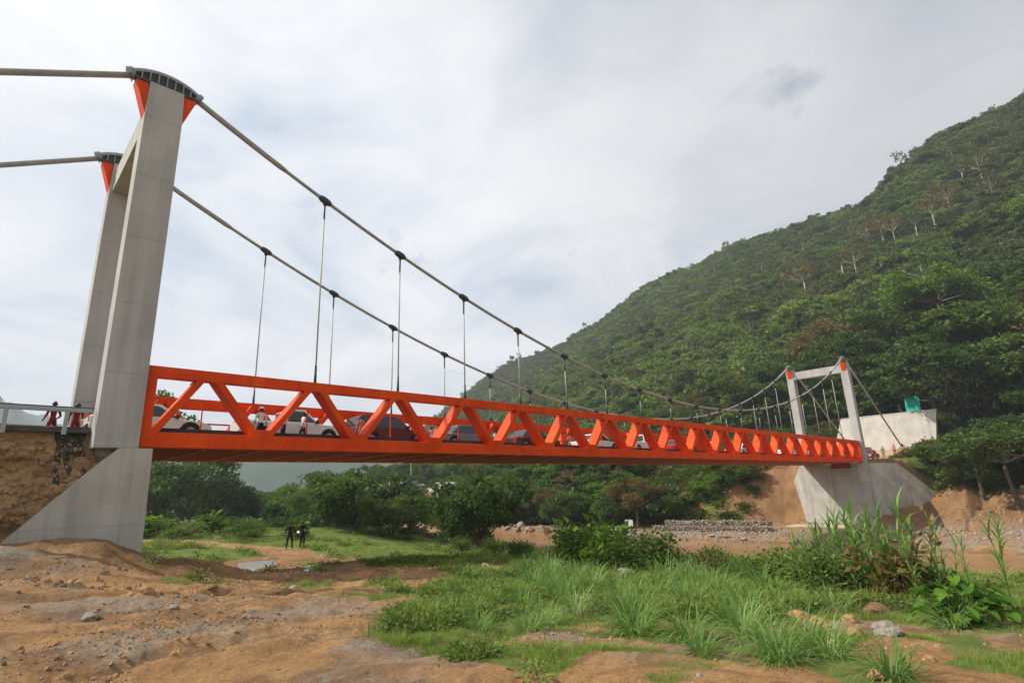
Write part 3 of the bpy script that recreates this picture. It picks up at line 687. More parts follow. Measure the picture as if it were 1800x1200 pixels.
DESC = {'broad_dark': 'dark green spreading tree', 'broad_mid': 'mid green spreading tree', 'tall_dark': 'tall dark green tree', 'tall_mid': 'tall mid green tree',
        'bushy_mid': 'mid green bushy tree', 'bushy_dark': 'dark green bushy tree', 'bushy_bright': 'bright green bushy tree',
        'umbrella_dark': 'dark overhanging tree', 'umbrella_bright': 'bright green flat topped tree', 'sparse_olive': 'thin pale tree with brownish leaves', 'broad_olive': 'olive brown leaved spreading tree',
        'sparse_green': 'slender pale trunked tree'}
TRP = {}
def tree(key, x, y, h, where, group, z=None, wide=1.0, label=None):
    if key not in TRP:
        root = empty('tree'); link('trunk', VAR[key][0], root); link('crown', VAR[key][1], root); TRP[key] = root; o = root
    else: o = copy_tree(TRP[key])
    s = h/10; o.location = (x, y, (hz(x, y) if z is None else z)-.1); o.scale = (s*wide, s*wide, s); o.rotation_euler = (0, 0, random.uniform(0, 6.28))
    for k in ('label', 'category', 'group'):
        if k in o: del o[k]
    tag(o, label or DESC[key]+' '+where, 'tree', group); return o
# near bank row, seen beneath the left end of the deck
for key, x, y, h, wd, lb in (
    ('bushy_dark', 24, 86, 16.5, .95, 'big dark tree right beside the left pier, beyond the field'), ('bushy_dark', 19, 92, 13, 1.1, 'dark bushy tree half hidden by the left concrete pier'),
    ('bushy_dark', 30.5, 90, 10.5, 1.2, 'dark bush like tree second from the left pier'), ('bushy_dark', 35, 96, 7.0, 1.3, 'low rounded tree below the gap of distant hill'),
    ('bushy_mid', 40, 100, 6.0, 1.3, 'low bushy tree at the left of the clump behind the two men'), ('bushy_bright', 36.5, 76, 10, 1.15, 'light green tree above and left of the two men'),
    ('bushy_mid', 38, 70, 11, 1.1, 'rounded green tree directly behind the two men'), ('bushy_dark', 42, 72, 13, .95, 'tall dark crown reaching the deck right of the two men'),
    ('bushy_mid', 27.6, 36.5, 9.6, 1.25, 'spreading leafy tree shading the grass right of the two men'), ('bushy_mid', 35, 40, 8.6, 1.15, 'bushy riverside tree right of the shading tree'),
    ('bushy_mid', 31.0, 19.5, 10.0, 1.0, 'leafy vine covered riverside tree hanging over the bank at the centre'), ('bushy_dark', 35, 25, 9.2, .95, 'dark tree behind the vine covered one'),
    ('bushy_mid', 38, 33, 6.6, 1.2, 'small leafy tree on the near bank edge'), ('bushy_mid', 46, 64, 8.5, 1.2, 'tall mid green tree at the bend of the near bank'),
    ('bushy_mid', 44, 54, 8, 1.2, 'bushy tree at the water edge behind the shading tree'), ('bushy_dark', 30.0, 32.5, 6.0, 1.35, 'dark bush beneath the right side of the shading tree'), ('bushy_mid', 31.5, 45, 8.4, 1.2, 'leafy green tree close behind the shading tree')):
    tree(key, x, y, h, '', 'trees along the near bank', wide=wd, label=lb)
tree('sparse_green', 8.0, 40, 13.8, '', 'trees along the near bank', wide=.7, label='thin tree whose tip shows through the first truss panel')
rr = random.Random(5); placed = []
def spread(n, fx, fy, mind, keys, hmin, hmax, where, group, wide=(1.0, 1.35), tries=60):
    k = 0
    for _ in range(n*tries):
        if k >= n: break
        y = rr.uniform(*fy); x = rr.uniform(*(fx(y) if callable(fx) else fx))
        if x < 95 and .605 < math.atan2(x-CAM.x, y-CAM.y) < .70 and y < 118: continue      # the clearing where the houses show
        if any((x-a)**2+(y-b)**2 < mind*mind for a, b in placed): continue
        placed.append((x, y)); key = rr.choice(keys); tree(key, x, y, rr.uniform(hmin, hmax), where, group, wide=rr.uniform(*wide)); k += 1
spread(30, lambda y: (12+(y-90)*.25, 62), (104, 175), 6.0, ['bushy_mid', 'bushy_dark', 'bushy_bright', 'bushy_mid'], 7, 10.5, 'at the end of the field', 'trees at the end of the field')
spread(12, lambda y: (33, 46), (46, 98), 4.6, ['bushy_mid', 'bushy_dark', 'bushy_mid'], 6, 8.5, 'behind the field', 'trees behind the field')
# far bank slope, thick growth between the river and the plateau
spread(18, lambda y: (67.5+max(0, y-60)*.12, 75+max(0, y-60)*.12), (27, 75), 3.4, ['bushy_mid', 'bushy_dark', 'bushy_dark', 'bushy_bright', 'broad_olive'], 6.5, 9.5, 'low on the far bank', 'trees low on the far bank')
spread(26, lambda y: (74+max(0, y-60)*.12, 87+max(0, y-60)*.14), (36, 92), 3.8, ['bushy_mid', 'bushy_dark', 'broad_mid', 'broad_olive', 'broad_dark', 'sparse_olive', 'bushy_bright'], 6.5, 9.5, 'high on the far bank', 'trees on the upper far bank')
spread(24, lambda y: (72+(y-60)*.12, 98+(y-60)*.14), (92, 190), 5.0, ['bushy_mid', 'bushy_dark', 'broad_mid', 'broad_dark'], 5, 8.5, 'upstream among the houses', 'trees upstream on the far bank')
spread(22, lambda y: (92, 112), (48, 150), 5.5, ['bushy_mid', 'broad_mid', 'bushy_bright', 'tall_mid', 'sparse_green'], 6, 11, 'at the mountain foot', 'trees at the foot of the mountain')
# bright bush on the slope left of the right pier
for x, y, h, k in ((77.5, 20.5, 5.2, 'bushy_bright'), (79.5, 17.5, 4.8, 'bushy_mid'), (76.5, 23.8, 3.4, 'bushy_bright'), (81.5, 20, 4.6, 'bushy_bright'), (81.5, 16, 3.8, 'bushy_dark')):
    tree(k, x, y, h, '', 'bushes left of the right pier', wide=1.25, label={20.5: 'fresh bright green bush in the middle of the slope left of the right pier', 17.5: 'rounded green bush beside the earth heap', 23.8: 'smallest bright bush at the left end of the slope patch', 20: 'bright bush touching the deck line', 16: 'dark leafy bush at the top of the earth heap'}[y])
# forest wall above and right of the retaining wall
spread(20, lambda y: (113, 126), (-46, -6), 4.4, ['tall_dark', 'broad_dark', 'bushy_dark', 'tall_mid', 'broad_olive'], 14, 21, 'right of the retaining wall', 'trees right of the retaining wall', (1.0, 1.3))
spread(24, lambda y: (120, 142), (-10, 34), 5.0, ['tall_dark', 'broad_dark', 'tall_mid', 'broad_mid', 'tall_dark'], 11, 17, 'behind the right tower', 'trees behind the right tower', (1.0, 1.3))
spread(26, lambda y: (128, 175), (-60, 8), 6.5, ['tall_dark', 'broad_dark', 'tall_mid', 'broad_mid', 'sparse_green'], 13, 20, 'above the retaining wall', 'trees above the retaining wall', (1.05, 1.35))
spread(22, lambda y: (113, 150), (34, 110), 6.0, ['tall_mid', 'broad_mid', 'broad_dark', 'bushy_mid', 'broad_olive'], 7, 12, 'low on the middle hillside', 'trees on the lower hillside', (1.0, 1.3))
tree('umbrella_bright', 150, -4, 20, '', 'large bright crowns', wide=1.15, label='large bright green layered crown above the right tower')
tree('umbrella_bright', 158, 3, 15, '', 'large bright crowns', wide=1.2, label='smaller bright layered crown left of the largest one')
tree('umbrella_bright', 186, -34, 22, '', 'large bright crowns', wide=1.2, label='bright flat crown high at the right edge of the hillside')
tree('broad_olive', 141, 18, 17, '', 'brown leaved hillside trees', wide=1.25, label='wide brownish tree with pale limbs above the right tower crossbeam')
tree('broad_olive', 116, -8, 8, '', 'brown leaved hillside trees', wide=1.1, label='yellow brown tree right of the pale retaining wall')
tree('broad_olive', 128, 48, 10, '', 'brown leaved hillside trees', wide=1.0, label='brownish tree behind the lowest part of the cables')
# near right: wooded spur hanging over the far shore
for x, y, h, k, lb in ((92, -22, 9, 'broad_dark', 'dark tree on the bank at the right edge, leaning over the sand'), (86, -19.5, 6, 'broad_dark', 'dark spreading tree nearest the sand slope on the right'), (97, -15.5, 6, 'bushy_dark', 'dark bush at the road edge right of the pier'),
        (100, -9.5, 4.2, 'bushy_dark', 'leafy bush just right of the red car'), (100, -25, 10, 'bushy_mid', 'tall leafy tree behind the dark bank trees on the right'), (79, -17, 10.5, 'umbrella_dark', 'large dark tree overhanging the sand slope at the right edge'), (85, -10.5, 8.0, 'umbrella_dark', 'dark spreading crown hiding the road bank right of the pier'), (81, -14, 9.0, 'umbrella_dark', 'dark boughs closest to the camera at the right edge'), (91, -13, 7.5, 'bushy_dark', 'dark leafy mass behind the overhanging boughs'), (97, -10.5, 6.5, 'bushy_dark', 'dark bush filling the gap below the wall right end'), (90, -18, 9, 'bushy_mid', 'broad green tree at the right edge above the sand'), (93, -12.5, 3.2, 'bushy_mid', 'low scrub on top of the sand slope'),
        (104, -19, 9, 'broad_mid', 'green spreading tree below the wall at the right'), (78, -21, 5, 'broad_dark', 'lowest dark branches over the terraced shore at the right edge'), (103, -13, 6.5, 'bushy_mid', 'leafy tree right of the retaining wall foot'), (92, -28, 13, 'bushy_bright', 'light green tree at the right edge of the picture')):
    tree(k, x, y, h, '', 'trees on the right bank', wide=1.35, label=lb)
# pale trunks on the high slope
for i, (x, y) in enumerate(((236, 12), (232, 15), (240, 20), (229, 8), (246, 26), (225, 2), (214, 30), (208, 24), (255, -12), (262, -6), (205, 40), (238, -2))):
    tree('sparse_olive' if i % 3 else 'sparse_green', x, y, rr.uniform(15, 20), 'high on the mountainside', 'pale trunks high on the mountainside', label='slender pale trunk high on the mountain at the right')
ORD = ['first', 'second', 'third', 'fourth', 'fifth', 'sixth', 'seventh', 'eighth', 'ninth', 'tenth', 'eleventh', 'twelfth', 'thirteenth', 'fourteenth', 'fifteenth', 'sixteenth', 'seventeenth', 'eighteenth', 'nineteenth', 'twentieth']+['twenty-'+k_ for k_ in ('first', 'second', 'third', 'fourth', 'fifth', 'sixth', 'seventh', 'eighth', 'ninth')]+['thirtieth']+['thirty-'+k_ for k_ in ('first', 'second', 'third', 'fourth', 'fifth', 'sixth', 'seventh', 'eighth', 'ninth')]
def number_labels(cat):
    d = {}
    for o in scn.objects:
        if o.parent is None and o.get('category') == cat: d.setdefault(o['label'], []).append(o)
    for lb, os_ in d.items():
        if len(os_) < 2 or len(os_) > 39: continue
        os_.sort(key=lambda o: math.atan2(o.location.x-CAM.x, o.location.y-CAM.y))
        for i, o in enumerate(os_): o['label'] = lb+', '+ORD[i]+' from the left'
number_labels('tree')
# ---------- forest on the mountain: one mass ----------
def scatter(name, pts, rot, scl, idx, variants, kind='stuff', label=None, cat=None):
    me = bpy.data.meshes.new(name); me.vertices.add(len(pts)); me.vertices.foreach_set('co', np.ascontiguousarray(pts, np.float32).ravel())
    a = me.attributes.new('rot', 'FLOAT_VECTOR', 'POINT'); a.data.foreach_set('vector', np.ascontiguousarray(rot, np.float32).ravel())
    a = me.attributes.new('scl', 'FLOAT_VECTOR', 'POINT'); a.data.foreach_set('vector', np.ascontiguousarray(scl, np.float32).ravel())
    a = me.attributes.new('idx', 'INT', 'POINT'); a.data.foreach_set('value', np.ascontiguousarray(idx, np.int32))
    c = bpy.data.collections.new(name+'_kinds')
    for i, v in enumerate(variants):
        o = bpy.data.objects.new('%s_kind_%02d' % (name, i), v); c.objects.link(o)
    ob = link(name, me); g = bpy.data.node_groups.new(name+'_scatter', 'GeometryNodeTree')
    g.interface.new_socket('Geometry', in_out='INPUT', socket_type='NodeSocketGeometry'); g.interface.new_socket('Geometry', in_out='OUTPUT', socket_type='NodeSocketGeometry')
    gi = g.nodes.new('NodeGroupInput'); go = g.nodes.new('NodeGroupOutput'); ip = g.nodes.new('GeometryNodeInstanceOnPoints'); ci = g.nodes.new('GeometryNodeCollectionInfo')
    ci.inputs['Collection'].default_value = c; ci.inputs['Separate Children'].default_value = True; ci.inputs['Reset Children'].default_value = True
    def na(nm, ty): n = g.nodes.new('GeometryNodeInputNamedAttribute'); n.data_type = ty; n.inputs['Name'].default_value = nm; return [s for s in n.outputs if s.enabled and s.name == 'Attribute'][0]
    g.links.new(gi.outputs[0], ip.inputs['Points']); g.links.new(ci.outputs[0], ip.inputs['Instance']); ip.inputs['Pick Instance'].default_value = True
    g.links.new(na('idx', 'INT'), ip.inputs['Instance Index']); g.links.new(na('rot', 'FLOAT_VECTOR'), ip.inputs['Rotation']); g.links.new(na('scl', 'FLOAT_VECTOR'), ip.inputs['Scale'])
    g.links.new(ip.outputs[0], go.inputs[0]); md = ob.modifiers.new('scatter', 'NODES'); md.node_group = g
    tag(ob, label, cat, kind=kind); return ob
def merged(seed, h, kind, lm, bm_, nleaf, lsize, clump):
    a, b_ = make_tree(seed, h, kind, lm, bm_, nleaf, lsize, clump)
    bm2 = bmesh.new(); bm2.from_mesh(b_); n0 = len(bm2.faces); bm2.from_mesh(a); bm2.faces.ensure_lookup_table()
    for f in bm2.faces[n0:]: f.material_index = 1
    me = bpy.data.meshes.new('forest_tree'); bm2.to_mesh(me); bm2.free(); me.materials.append(lm); me.materials.append(bm_); return me
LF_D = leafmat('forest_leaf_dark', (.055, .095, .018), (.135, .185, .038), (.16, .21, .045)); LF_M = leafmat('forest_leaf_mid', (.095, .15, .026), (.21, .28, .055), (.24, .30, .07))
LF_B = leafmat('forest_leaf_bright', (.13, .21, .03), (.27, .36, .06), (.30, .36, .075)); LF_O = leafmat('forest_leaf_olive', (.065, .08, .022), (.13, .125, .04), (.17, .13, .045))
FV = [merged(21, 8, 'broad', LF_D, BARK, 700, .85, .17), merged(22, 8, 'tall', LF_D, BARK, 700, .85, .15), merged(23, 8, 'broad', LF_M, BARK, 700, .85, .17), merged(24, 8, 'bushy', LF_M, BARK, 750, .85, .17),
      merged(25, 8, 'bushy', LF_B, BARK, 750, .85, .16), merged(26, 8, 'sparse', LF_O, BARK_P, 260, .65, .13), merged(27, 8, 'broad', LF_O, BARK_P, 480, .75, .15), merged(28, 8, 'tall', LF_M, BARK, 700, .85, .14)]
g = np.random.default_rng(3); NF = 125000
py_ = g.uniform(-110, 900, NF); t_ = g.random(NF)*1.08; fx_ = np.interp(py_, FY, FX); rx_ = np.interp(py_, RY, RX); px_ = fx_+(rx_-fx_)*t_
# denser nearer, none where the things stand
dist = np.hypot(px_-CAM.x, py_-CAM.y); azp = np.arctan2(px_-CAM.x, py_-CAM.y)
keep = (azp > YAW-rad(10)) & (azp < YAW+rad(50)) & (g.random(NF) < np.clip((230/dist)**1.0, .3, 1))
thin = fbm(px_*.02, py_*.02, 91, 3)
keep &= ~((px_ < 150) & (py_ < 60) & (px_ < 122)) & ~((thin > .38) & (g.random(NF) < .75))
px_ = px_[keep]; py_ = py_[keep]; dist = dist[keep]
z_ = HH(px_, py_); n_ = len(px_)
shade_ = fbm(px_*.013, py_*.013, 95, 3)+.25*g.normal(size=n_)
hi = np.clip((z_-70)/90, 0, 1)
idx_ = np.where(shade_ > .30, g.choice([4, 2, 3], n_), np.where(shade_ > -.05, g.choice([2, 3, 7, 4], n_), g.choice([0, 1, 2], n_)))
idx_ = np.where(g.random(n_) < .03+.09*(thin[keep] > .12), g.choice([5, 6], n_), idx_)
idx_ = np.where(g.random(n_) < hi*.5*(py_ < 120), g.choice([0, 1], n_), idx_)
sz = g.uniform(.45, 1.02, n_)*np.where(g.random(n_) < .04, 1.5, 1)*np.clip(1.05-dist/1500, .7, 1)
S = np.stack([sz*g.uniform(.9, 1.3, n_), sz*g.uniform(.9, 1.3, n_), sz*np.where(idx_ == 5, 1.5, 1)], 1)
R_ = np.stack([g.normal(size=n_)*.06, g.normal(size=n_)*.06, g.uniform(0, 6.28, n_)], 1)
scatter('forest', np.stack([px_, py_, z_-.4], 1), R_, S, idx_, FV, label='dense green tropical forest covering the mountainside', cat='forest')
print('forest trees', n_)
# undergrowth on the far bank slope and plateau edge
US = [leafmesh('undergrowth', np.random.default_rng(s_).normal(size=(260, 3))*np.array([.55, .55, .28])+np.array([0, 0, .35]), .30, lm_, s_, up=.5) for s_, lm_ in ((31, LEAF_M), (32, LEAF_D), (33, LEAF_W), (34, LEAF_O))]
nu = 11000; uy = g.uniform(12, 120, nu); ux = g.uniform(68, 128, nu)+np.maximum(uy-60, 0)*.12
uy2 = g.uniform(-60, 14, 5500); ux2 = g.uniform(86, 150, 5500); ux = np.r_[ux, ux2]; uy = np.r_[uy, uy2]
ok = (g.random(len(ux)) < grassmask(ux, uy)) & ~((ux < 110.5) & (uy < 11) & (uy > -1.0)) & ~((ux > 108) & (ux < 110.6) & (uy > -5) & (uy < 12)); ux = ux[ok]; uy = uy[ok]; k_ = len(ux)
pick = np.where(fbm(ux*.2, uy*.2, 66, 2) > .1, g.choice([0, 2, 3], k_), g.choice([0, 1, 2], k_)); uz = g.uniform(.4, 1.3, k_)
scatter('undergrowth', np.stack([ux, uy, HH(ux, uy)], 1), np.stack([0*ux, 0*ux, g.uniform(0, 6.28, k_)], 1), np.stack([uz, uz, uz*g.uniform(.7, 1.4, k_)], 1), pick, US, label='low leafy scrub on the far river bank', cat='undergrowth')
# ---------- foreground plants ----------
GRASS_A = leafmat('grass_green', (.14, .23, .03), (.31, .42, .075), (.40, .41, .14), .45)
BLADE = leafmat('blade_green', (.11, .22, .045), (.25, .39, .10), (.38, .44, .19), .45)
DRY = leafmat('dry_stalks', (.14, .11, .05), (.26, .21, .10), (.3, .26, .14), .2)
BIGL = leafmat('broad_leaf_green', (.055, .14, .015), (.17, .33, .035), (.22, .38, .05), .35)
def blades(n, spread_, length, width, seed, arch=.8, segs=4, upr=.6, tilt=0):
    r = random.Random(seed); V = []; F = []; cv = []
    for _ in range(n):
        a = r.uniform(0, 6.283); rr_ = spread_*math.sqrt(r.random()); bx, by = math.cos(a)*rr_, math.sin(a)*rr_
        d = a+r.uniform(-.9, .9); L = length*r.uniform(.45, 1.15); ang = rad(90)-(r.uniform(.02, 1.05)*tilt if tilt else abs(r.gauss(0, .35))*(1.2-upr)+.05); w_ = width*r.uniform(.7, 1.3)
        p = Vector((bx, by, -.02)); c = r.random(); k = len(V); bend = arch*r.uniform(.5, 1.3)
        sd = Vector((-math.sin(d), math.cos(d), 0))
        for i in range(segs+1):
            t = i/segs; wv = w_*(1-t**1.8)*(.6+.4*min(1, t*3)) if i < segs else .0005
            V += [p-sd*wv/2, p+sd*wv/2]; cv += [c, c]
            if i < segs:
                an = ang-bend*(t**1.2)*2.0
                p = p+Vector((math.cos(d)*math.cos(an), math.sin(d)*math.cos(an), math.sin(an)))*L/segs
                F.append((k+2*i, k+2*i+1, k+2*i+3, k+2*i+2))
    return V, F, cv
def blademesh(name, m, *a, **k):
    V, F, cv = blades(*a, **k); me = npmesh(name, np.array([tuple(v) for v in V]), np.array(F), m)
    at = me.attributes.new('cv', 'FLOAT', 'POINT'); at.data.foreach_set('value', np.array(cv, np.float32)); return me
# short grass and weeds: nobody could count it
TV = [blademesh('tuft', GRASS_A, 34, .12, .13, .006, s, arch=.5, segs=2) for s in (1, 2, 3)] + [blademesh('tuft', GRASS_A, 30, .16, .26, .009, 4, arch=.6, segs=3), blademesh('tuft', GRASS_A, 26, .14, .42, .010, 5, arch=.55, segs=3, upr=.9)] \
   + [leafmesh('weed', np.random.default_rng(s).normal(size=(70, 3))*np.array([.13, .13, .07])+np.array([0, 0, .11]), .075, LEAF_W, s, up=.6) for s in (8, 9)] + [blademesh('tuft', DRY, 20, .12, .34, .007, 6, arch=.4, segs=3, upr=.9)]
def grass_pts(n, rmin, rmax, smax, seed, tall):
    q = np.random.default_rng(seed); a = q.uniform(YAW-rad(48), YAW+rad(49), n); r = np.sqrt(q.uniform(rmin**2, rmax**2, n))
    x = CAM.x+np.sin(a)*r; y = CAM.y+np.cos(a)*r; gm = grassmask(x, y); patch = fbm(x*.9, y*.9, 101, 3)
    k = (q.random(n) < np.clip(gm*1.15*(.55+patch*2.4), 0, 1)) & (x < 43) & (H(x, y, False) > -7.5); x, y, r, patch = x[k], y[k], r[k], patch[k]; m_ = len(x)
    lush = fbm(x*.35, y*.35, 102, 3)+.10*(x-6)/5*(x < 14)
    i = np.where((lush > .06) & (q.random(m_) < .55), q.choice([3, 4, 5, 6], m_), q.choice([0, 1, 2], m_)); i = np.where(q.random(m_) < .03, 7, i)
    s = q.uniform(.6, 1.25, m_)*smax*(1+.5*np.clip(lush, 0, 1))*tall
    return x, y, i, s
sets = [grass_pts(90000, 3.5, 14, .8, 1, 1), grass_pts(80000, 14, 30, 1.1, 2, 1), grass_pts(40000, 30, 75, 1.8, 3, .9)]
gx = np.concatenate([s[0] for s in sets]); gy = np.concatenate([s[1] for s in sets]); gi_ = np.concatenate([s[2] for s in sets]); gs = np.concatenate([s[3] for s in sets])
print('tufts', len(gx)); q = np.random.default_rng(4)
scatter('grass', np.stack([gx, gy, HH(gx, gy)-.01], 1), np.stack([0*gx, 0*gx, q.uniform(0, 6.28, len(gx))], 1), np.stack([gs, gs, gs*q.uniform(.5, .95, len(gx))], 1), gi_, TV, label='patchy bright green grass and weeds on the orange earth', cat='grass')
# pebbles and clods: nobody could count them
def rock(name, seed, m, sub=2, rough_=.28):
    bm = bmesh.new(); bmesh.ops.create_icosphere(bm, subdivisions=sub, radius=1); r = random.Random(seed)
    sc = (r.uniform(.8, 1.3), r.uniform(.7, 1.1), r.uniform(.5, .8))
    for v in bm.verts:
        p = np.array(v.co)*1.3; k = 1+rough_*float(fbm(np.array([p[0]+seed]), np.array([p[1]+p[2]*1.7]), seed, 3)[0])*1.8
        v.co = Vector((v.co.x*sc[0]*k, v.co.y*sc[1]*k, v.co.z*sc[2]*k))
    me = bpy.data.meshes.new(name); bm.to_mesh(me); bm.free(); me.materials.append(m); return me
LEAF_CANE = leafmat('cane_green', (.09, .17, .03), (.22, .32, .07), (.32, .36, .14), .45)
ST1 = mat('grey_stone', (.20, .175, .145), .9, var=(.36, .315, .26), scale=2, bump=.3); ST2 = mat('orange_clod', (.36, .19, .085), .95, var=(.46, .28, .14), scale=2, bump=.4); ST3 = mat('brown_clod', (.18, .10, .05), .95, var=(.30, .18, .09), scale=2, bump=.4)
PV = [rock('pebble', 1, ST1, 1), rock('pebble', 2, ST1, 1), rock('pebble', 3, ST2, 1), rock('pebble', 4, ST3, 1), rock('pebble', 5, ST2, 1)]
def pebbles(n, rmin, rmax, seed, s0, s1):
    q = np.random.default_rng(seed); a = q.uniform(YAW-rad(48), YAW+rad(49), n); r = np.sqrt(q.uniform(rmin**2, rmax**2, n)); x = CAM.x+np.sin(a)*r; y = CAM.y+np.cos(a)*r
    k = (q.random(n) < np.clip(.9-grassmask(x, y)*1.1, .02, 1)*np.clip(.35+fbm(x*.6, y*.6, 111, 3)*2.2, .03, 1)) & (x < 43) & (y < 10)
    x, y = x[k], y[k]; s = s0+(s1-s0)*q.random(len(x))**4; i = np.where(q.random(len(x)) < .06+.26*(sm(-(x+.5*(y+7)), -1.5, 2)), q.choice([0, 1], len(x)), q.choice([2, 3, 4], len(x))); return x, y, s, i
P = [pebbles(34000, 3.5, 12, 21, .006, .036), pebbles(26000, 12, 30, 22, .014, .085)]
qx, qy, qs, qi = (np.concatenate([p[j] for p in P]) for j in range(4)); kk = len(qx); print('pebbles', kk)
scatter('gravel', np.stack([qx, qy, HH(qx, qy)], 1), q.uniform(0, 6.28, (kk, 3)), np.stack([qs, qs, qs*.8], 1), qi, PV, label='loose pebbles and earth clods over the bare track', cat='gravel')
nx = 5000; fy_ = q.uniform(-32, 30, nx); fx2 = q.uniform(61.5, 72, nx)+np.where(fy_ < -3, q.uniform(0, 12, nx), 0); fs_ = .04+.22*q.random(nx)**3
scatter('shore_gravel', np.stack([fx2, fy_, HH(fx2, fy_)], 1), q.uniform(0, 6.28, (nx, 3)), np.stack([fs_]*3, 1), q.integers(0, 3, nx), PV, label='loose stones on the far river shore below the bridge', cat='gravel')
# individual stones
SR = [rock('stone', 11, ST2, 3), rock('stone', 12, ST1, 3), rock('stone', 13, ST2, 3), rock('stone', 14, ST3, 3)]
for x, y, s, k, lb in ((-1.21,-9.36,.13,0,'tan stone on the track below the left pier'), (-1.15,-11.04,.09,1,'grey stone on the track nearest the wheel ruts'), (-1.42,-8.9,.10,3,'brown clod left of the tan stone'), (-2.21,-10.86,.12,1,'grey stone at the foot of the earth heap'),
        (4.71,-18.5,.15,0,'orange stone, topmost of the group in the bare patch'), (3.72,-19.0,.11,2,'orange stone half sunk in the bare patch'), (4.87,-19.09,.10,0,'orange stone right of the topmost one'), (3.81,-19.43,.10,2,'small buff stone in the grass gap'), (4.06,-19.71,.16,1,'pale rounded stone at the lower end of the grass gap'),
        (2.82,-20.36,.06,0,'small orange stone on the bare earth at the lower right'), (7.35,-17.7,.13,2,'orange clod in the grass below the canes'), (9.17,-12.41,.32,1,'grey boulder among the shrubs in mid field'), (-.93,-9.0,.10,2,'orange clod right of the tan stone'), (6.16,-19.04,.18,3,'brown clod at the foot of the canes'),
        (1.75,-20.2,.07,0,'small orange stone at the bottom edge'), (4.3,-18.9,.13,0,'orange stone in the middle of the bare patch'), (2.6,-6.9,.14,1,'grey stone on the orange ridge of earth'), (3.6,-5.7,.12,2,'buff stone on the orange ridge of earth'), (.4,-7.6,.13,3,'brown clod beside the gravel'), (9.6,-6.2,.2,1,'pale stone at the end of the earth ridge')):
    o = link('stone', SR[k]); o.location = (x, y, hz(x, y)+s*.15); o.scale = (s, s, s); o.rotation_euler = (0, 0, x*3); tag(o, lb, 'stone', 'stones on the near ground')
# arching grass clumps
CL = [blademesh('blades', BLADE, 130, .20, .74, .024, 41+i, arch=.85, segs=7, tilt=1.15) for i in range(4)]
CLP = [(1.59,-16.36,.6),(4.62,-14.17,1),(3.2,-15.74,.9),(2.23,-17.51,.85),(2.75,-17.1,.9),(2.46,-18.13,.8),(1.86,-18.6,.55),(4.04,-17.88,1),(5.74,-17.25,1),(5.18,-16.6,1),(2.95,-19.24,.8),(2.44,-19.61,.75),(2.2,-19.2,.8),(2.93,-18.55,.85),(3.91,-18.2,.8),(8.42,-16.37,1.2),(8.55,-10.1,1.3),(7.39,-12.16,1.3),(5.43,-14.9,1.1),(6.63,-13.93,1.2),(6.07,-15.3,1.1),(5.53,-16.22,1),(8.32,-14.8,1.3),(1.82,-19.4,.6),(1.84,-20.3,.6),(3.93,-16.4,.95),(7.0,-17.2,1),(6.01,-18.5,.95),(9.6,-13.2,1.3),(9.2,-11.3,1.3),(7.9,-10.9,1.2),(5.6,-12.9,1.0),(4.2,-13.1,.8),(3.4,-14.4,.8),(6.6,-16.4,1.1),(7.6,-15.6,1.2),(4.9,-15.5,1),(10.6,-14.8,1.3),(11.6,-12.3,1.3),(10.9,-8.0,1.3),(4.95,-18.0,.8),(2.2,-16.1,.7),(1.2,-15.9,.5)]
q_ = np.random.default_rng(77)
for _ in range(900):
    if len(CLP) > 92: break
    a_ = q_.uniform(YAW-.1, YAW+.8); r_ = math.sqrt(q_.uniform(5.5**2, 22**2)); x_ = CAM.x+math.sin(a_)*r_; y_ = CAM.y+math.cos(a_)*r_
    if float(grassmask(np.array([x_]), np.array([y_]))[0]) < .75 or float(fbm(np.array([x_*.5]), np.array([y_*.5]), 131, 2)[0]) < -.05: continue
    CLP.append((x_, y_, (.35+.45*q_.random())*(1 if r_ < 12 else 1.5)))
WH = {True: 'on the grass near the bare earth', False: 'deeper in the meadow'}
for i, (x, y, s) in enumerate(CLP):
    o = link('grass_clump', CL[i % 4]); o.location = (x, y, hz(x, y)); o.scale = (s, s, s*random.uniform(.8, 1.1)); o.rotation_euler = (0, 0, random.uniform(0, 6.28))
    big = s >= 1.2; near = y < -17.8
    lb = ('big' if big else 'small' if s < .75 else 'mid sized')+' arching grass clump '+('nearest the camera at the lower right' if near else 'in the deep grass by the river' if x > 7.5 else 'in the middle of the meadow' if x > 4 else 'at the left edge of the meadow')
    tag(o, lb, 'grass clump', 'clumps of arching grass')
number_labels('grass clump')
# leafy shrubs at the river edge of the meadow
def shrub(name, seed, n, rx, rz, ls, m, nstem=7):
    root = empty(name); r = random.Random(seed); s = MB(); g_ = np.random.default_rng(seed); C = []
    for i in range(nstem):
        a = r.uniform(0, 6.28); e = Vector((math.cos(a)*rx*r.uniform(.2, .8), math.sin(a)*rx*r.uniform(.2, .8), rz*r.uniform(.6, 1.3)))
        s.tube([(0, 0, -.1), e*.5+Vector((0, 0, .1)), e], [.018, .012, .005], 5)
        C.append(np.array(e*.85)[None]+g_.normal(size=(n//nstem, 3))*np.array([rx*.24, rx*.24, rz*.22]))
    s.build('stem', BARK, root); C = np.concatenate(C); C = C[C[:, 2] > .02]; link('foliage', leafmesh('foliage', C, ls, m, seed, up=.5), root); return root
SH = [shrub('shrub', 51, 1300, .8, .75, .10, LEAF_M), shrub('shrub', 52, 1500, .75, .6, .085, LEAF_W), shrub('shrub', 53, 500, .7, .9, .20, LEAF_B), shrub('shrub', 54, 380, .6, .8, .12, LEAF_O)]
used = [False]*4
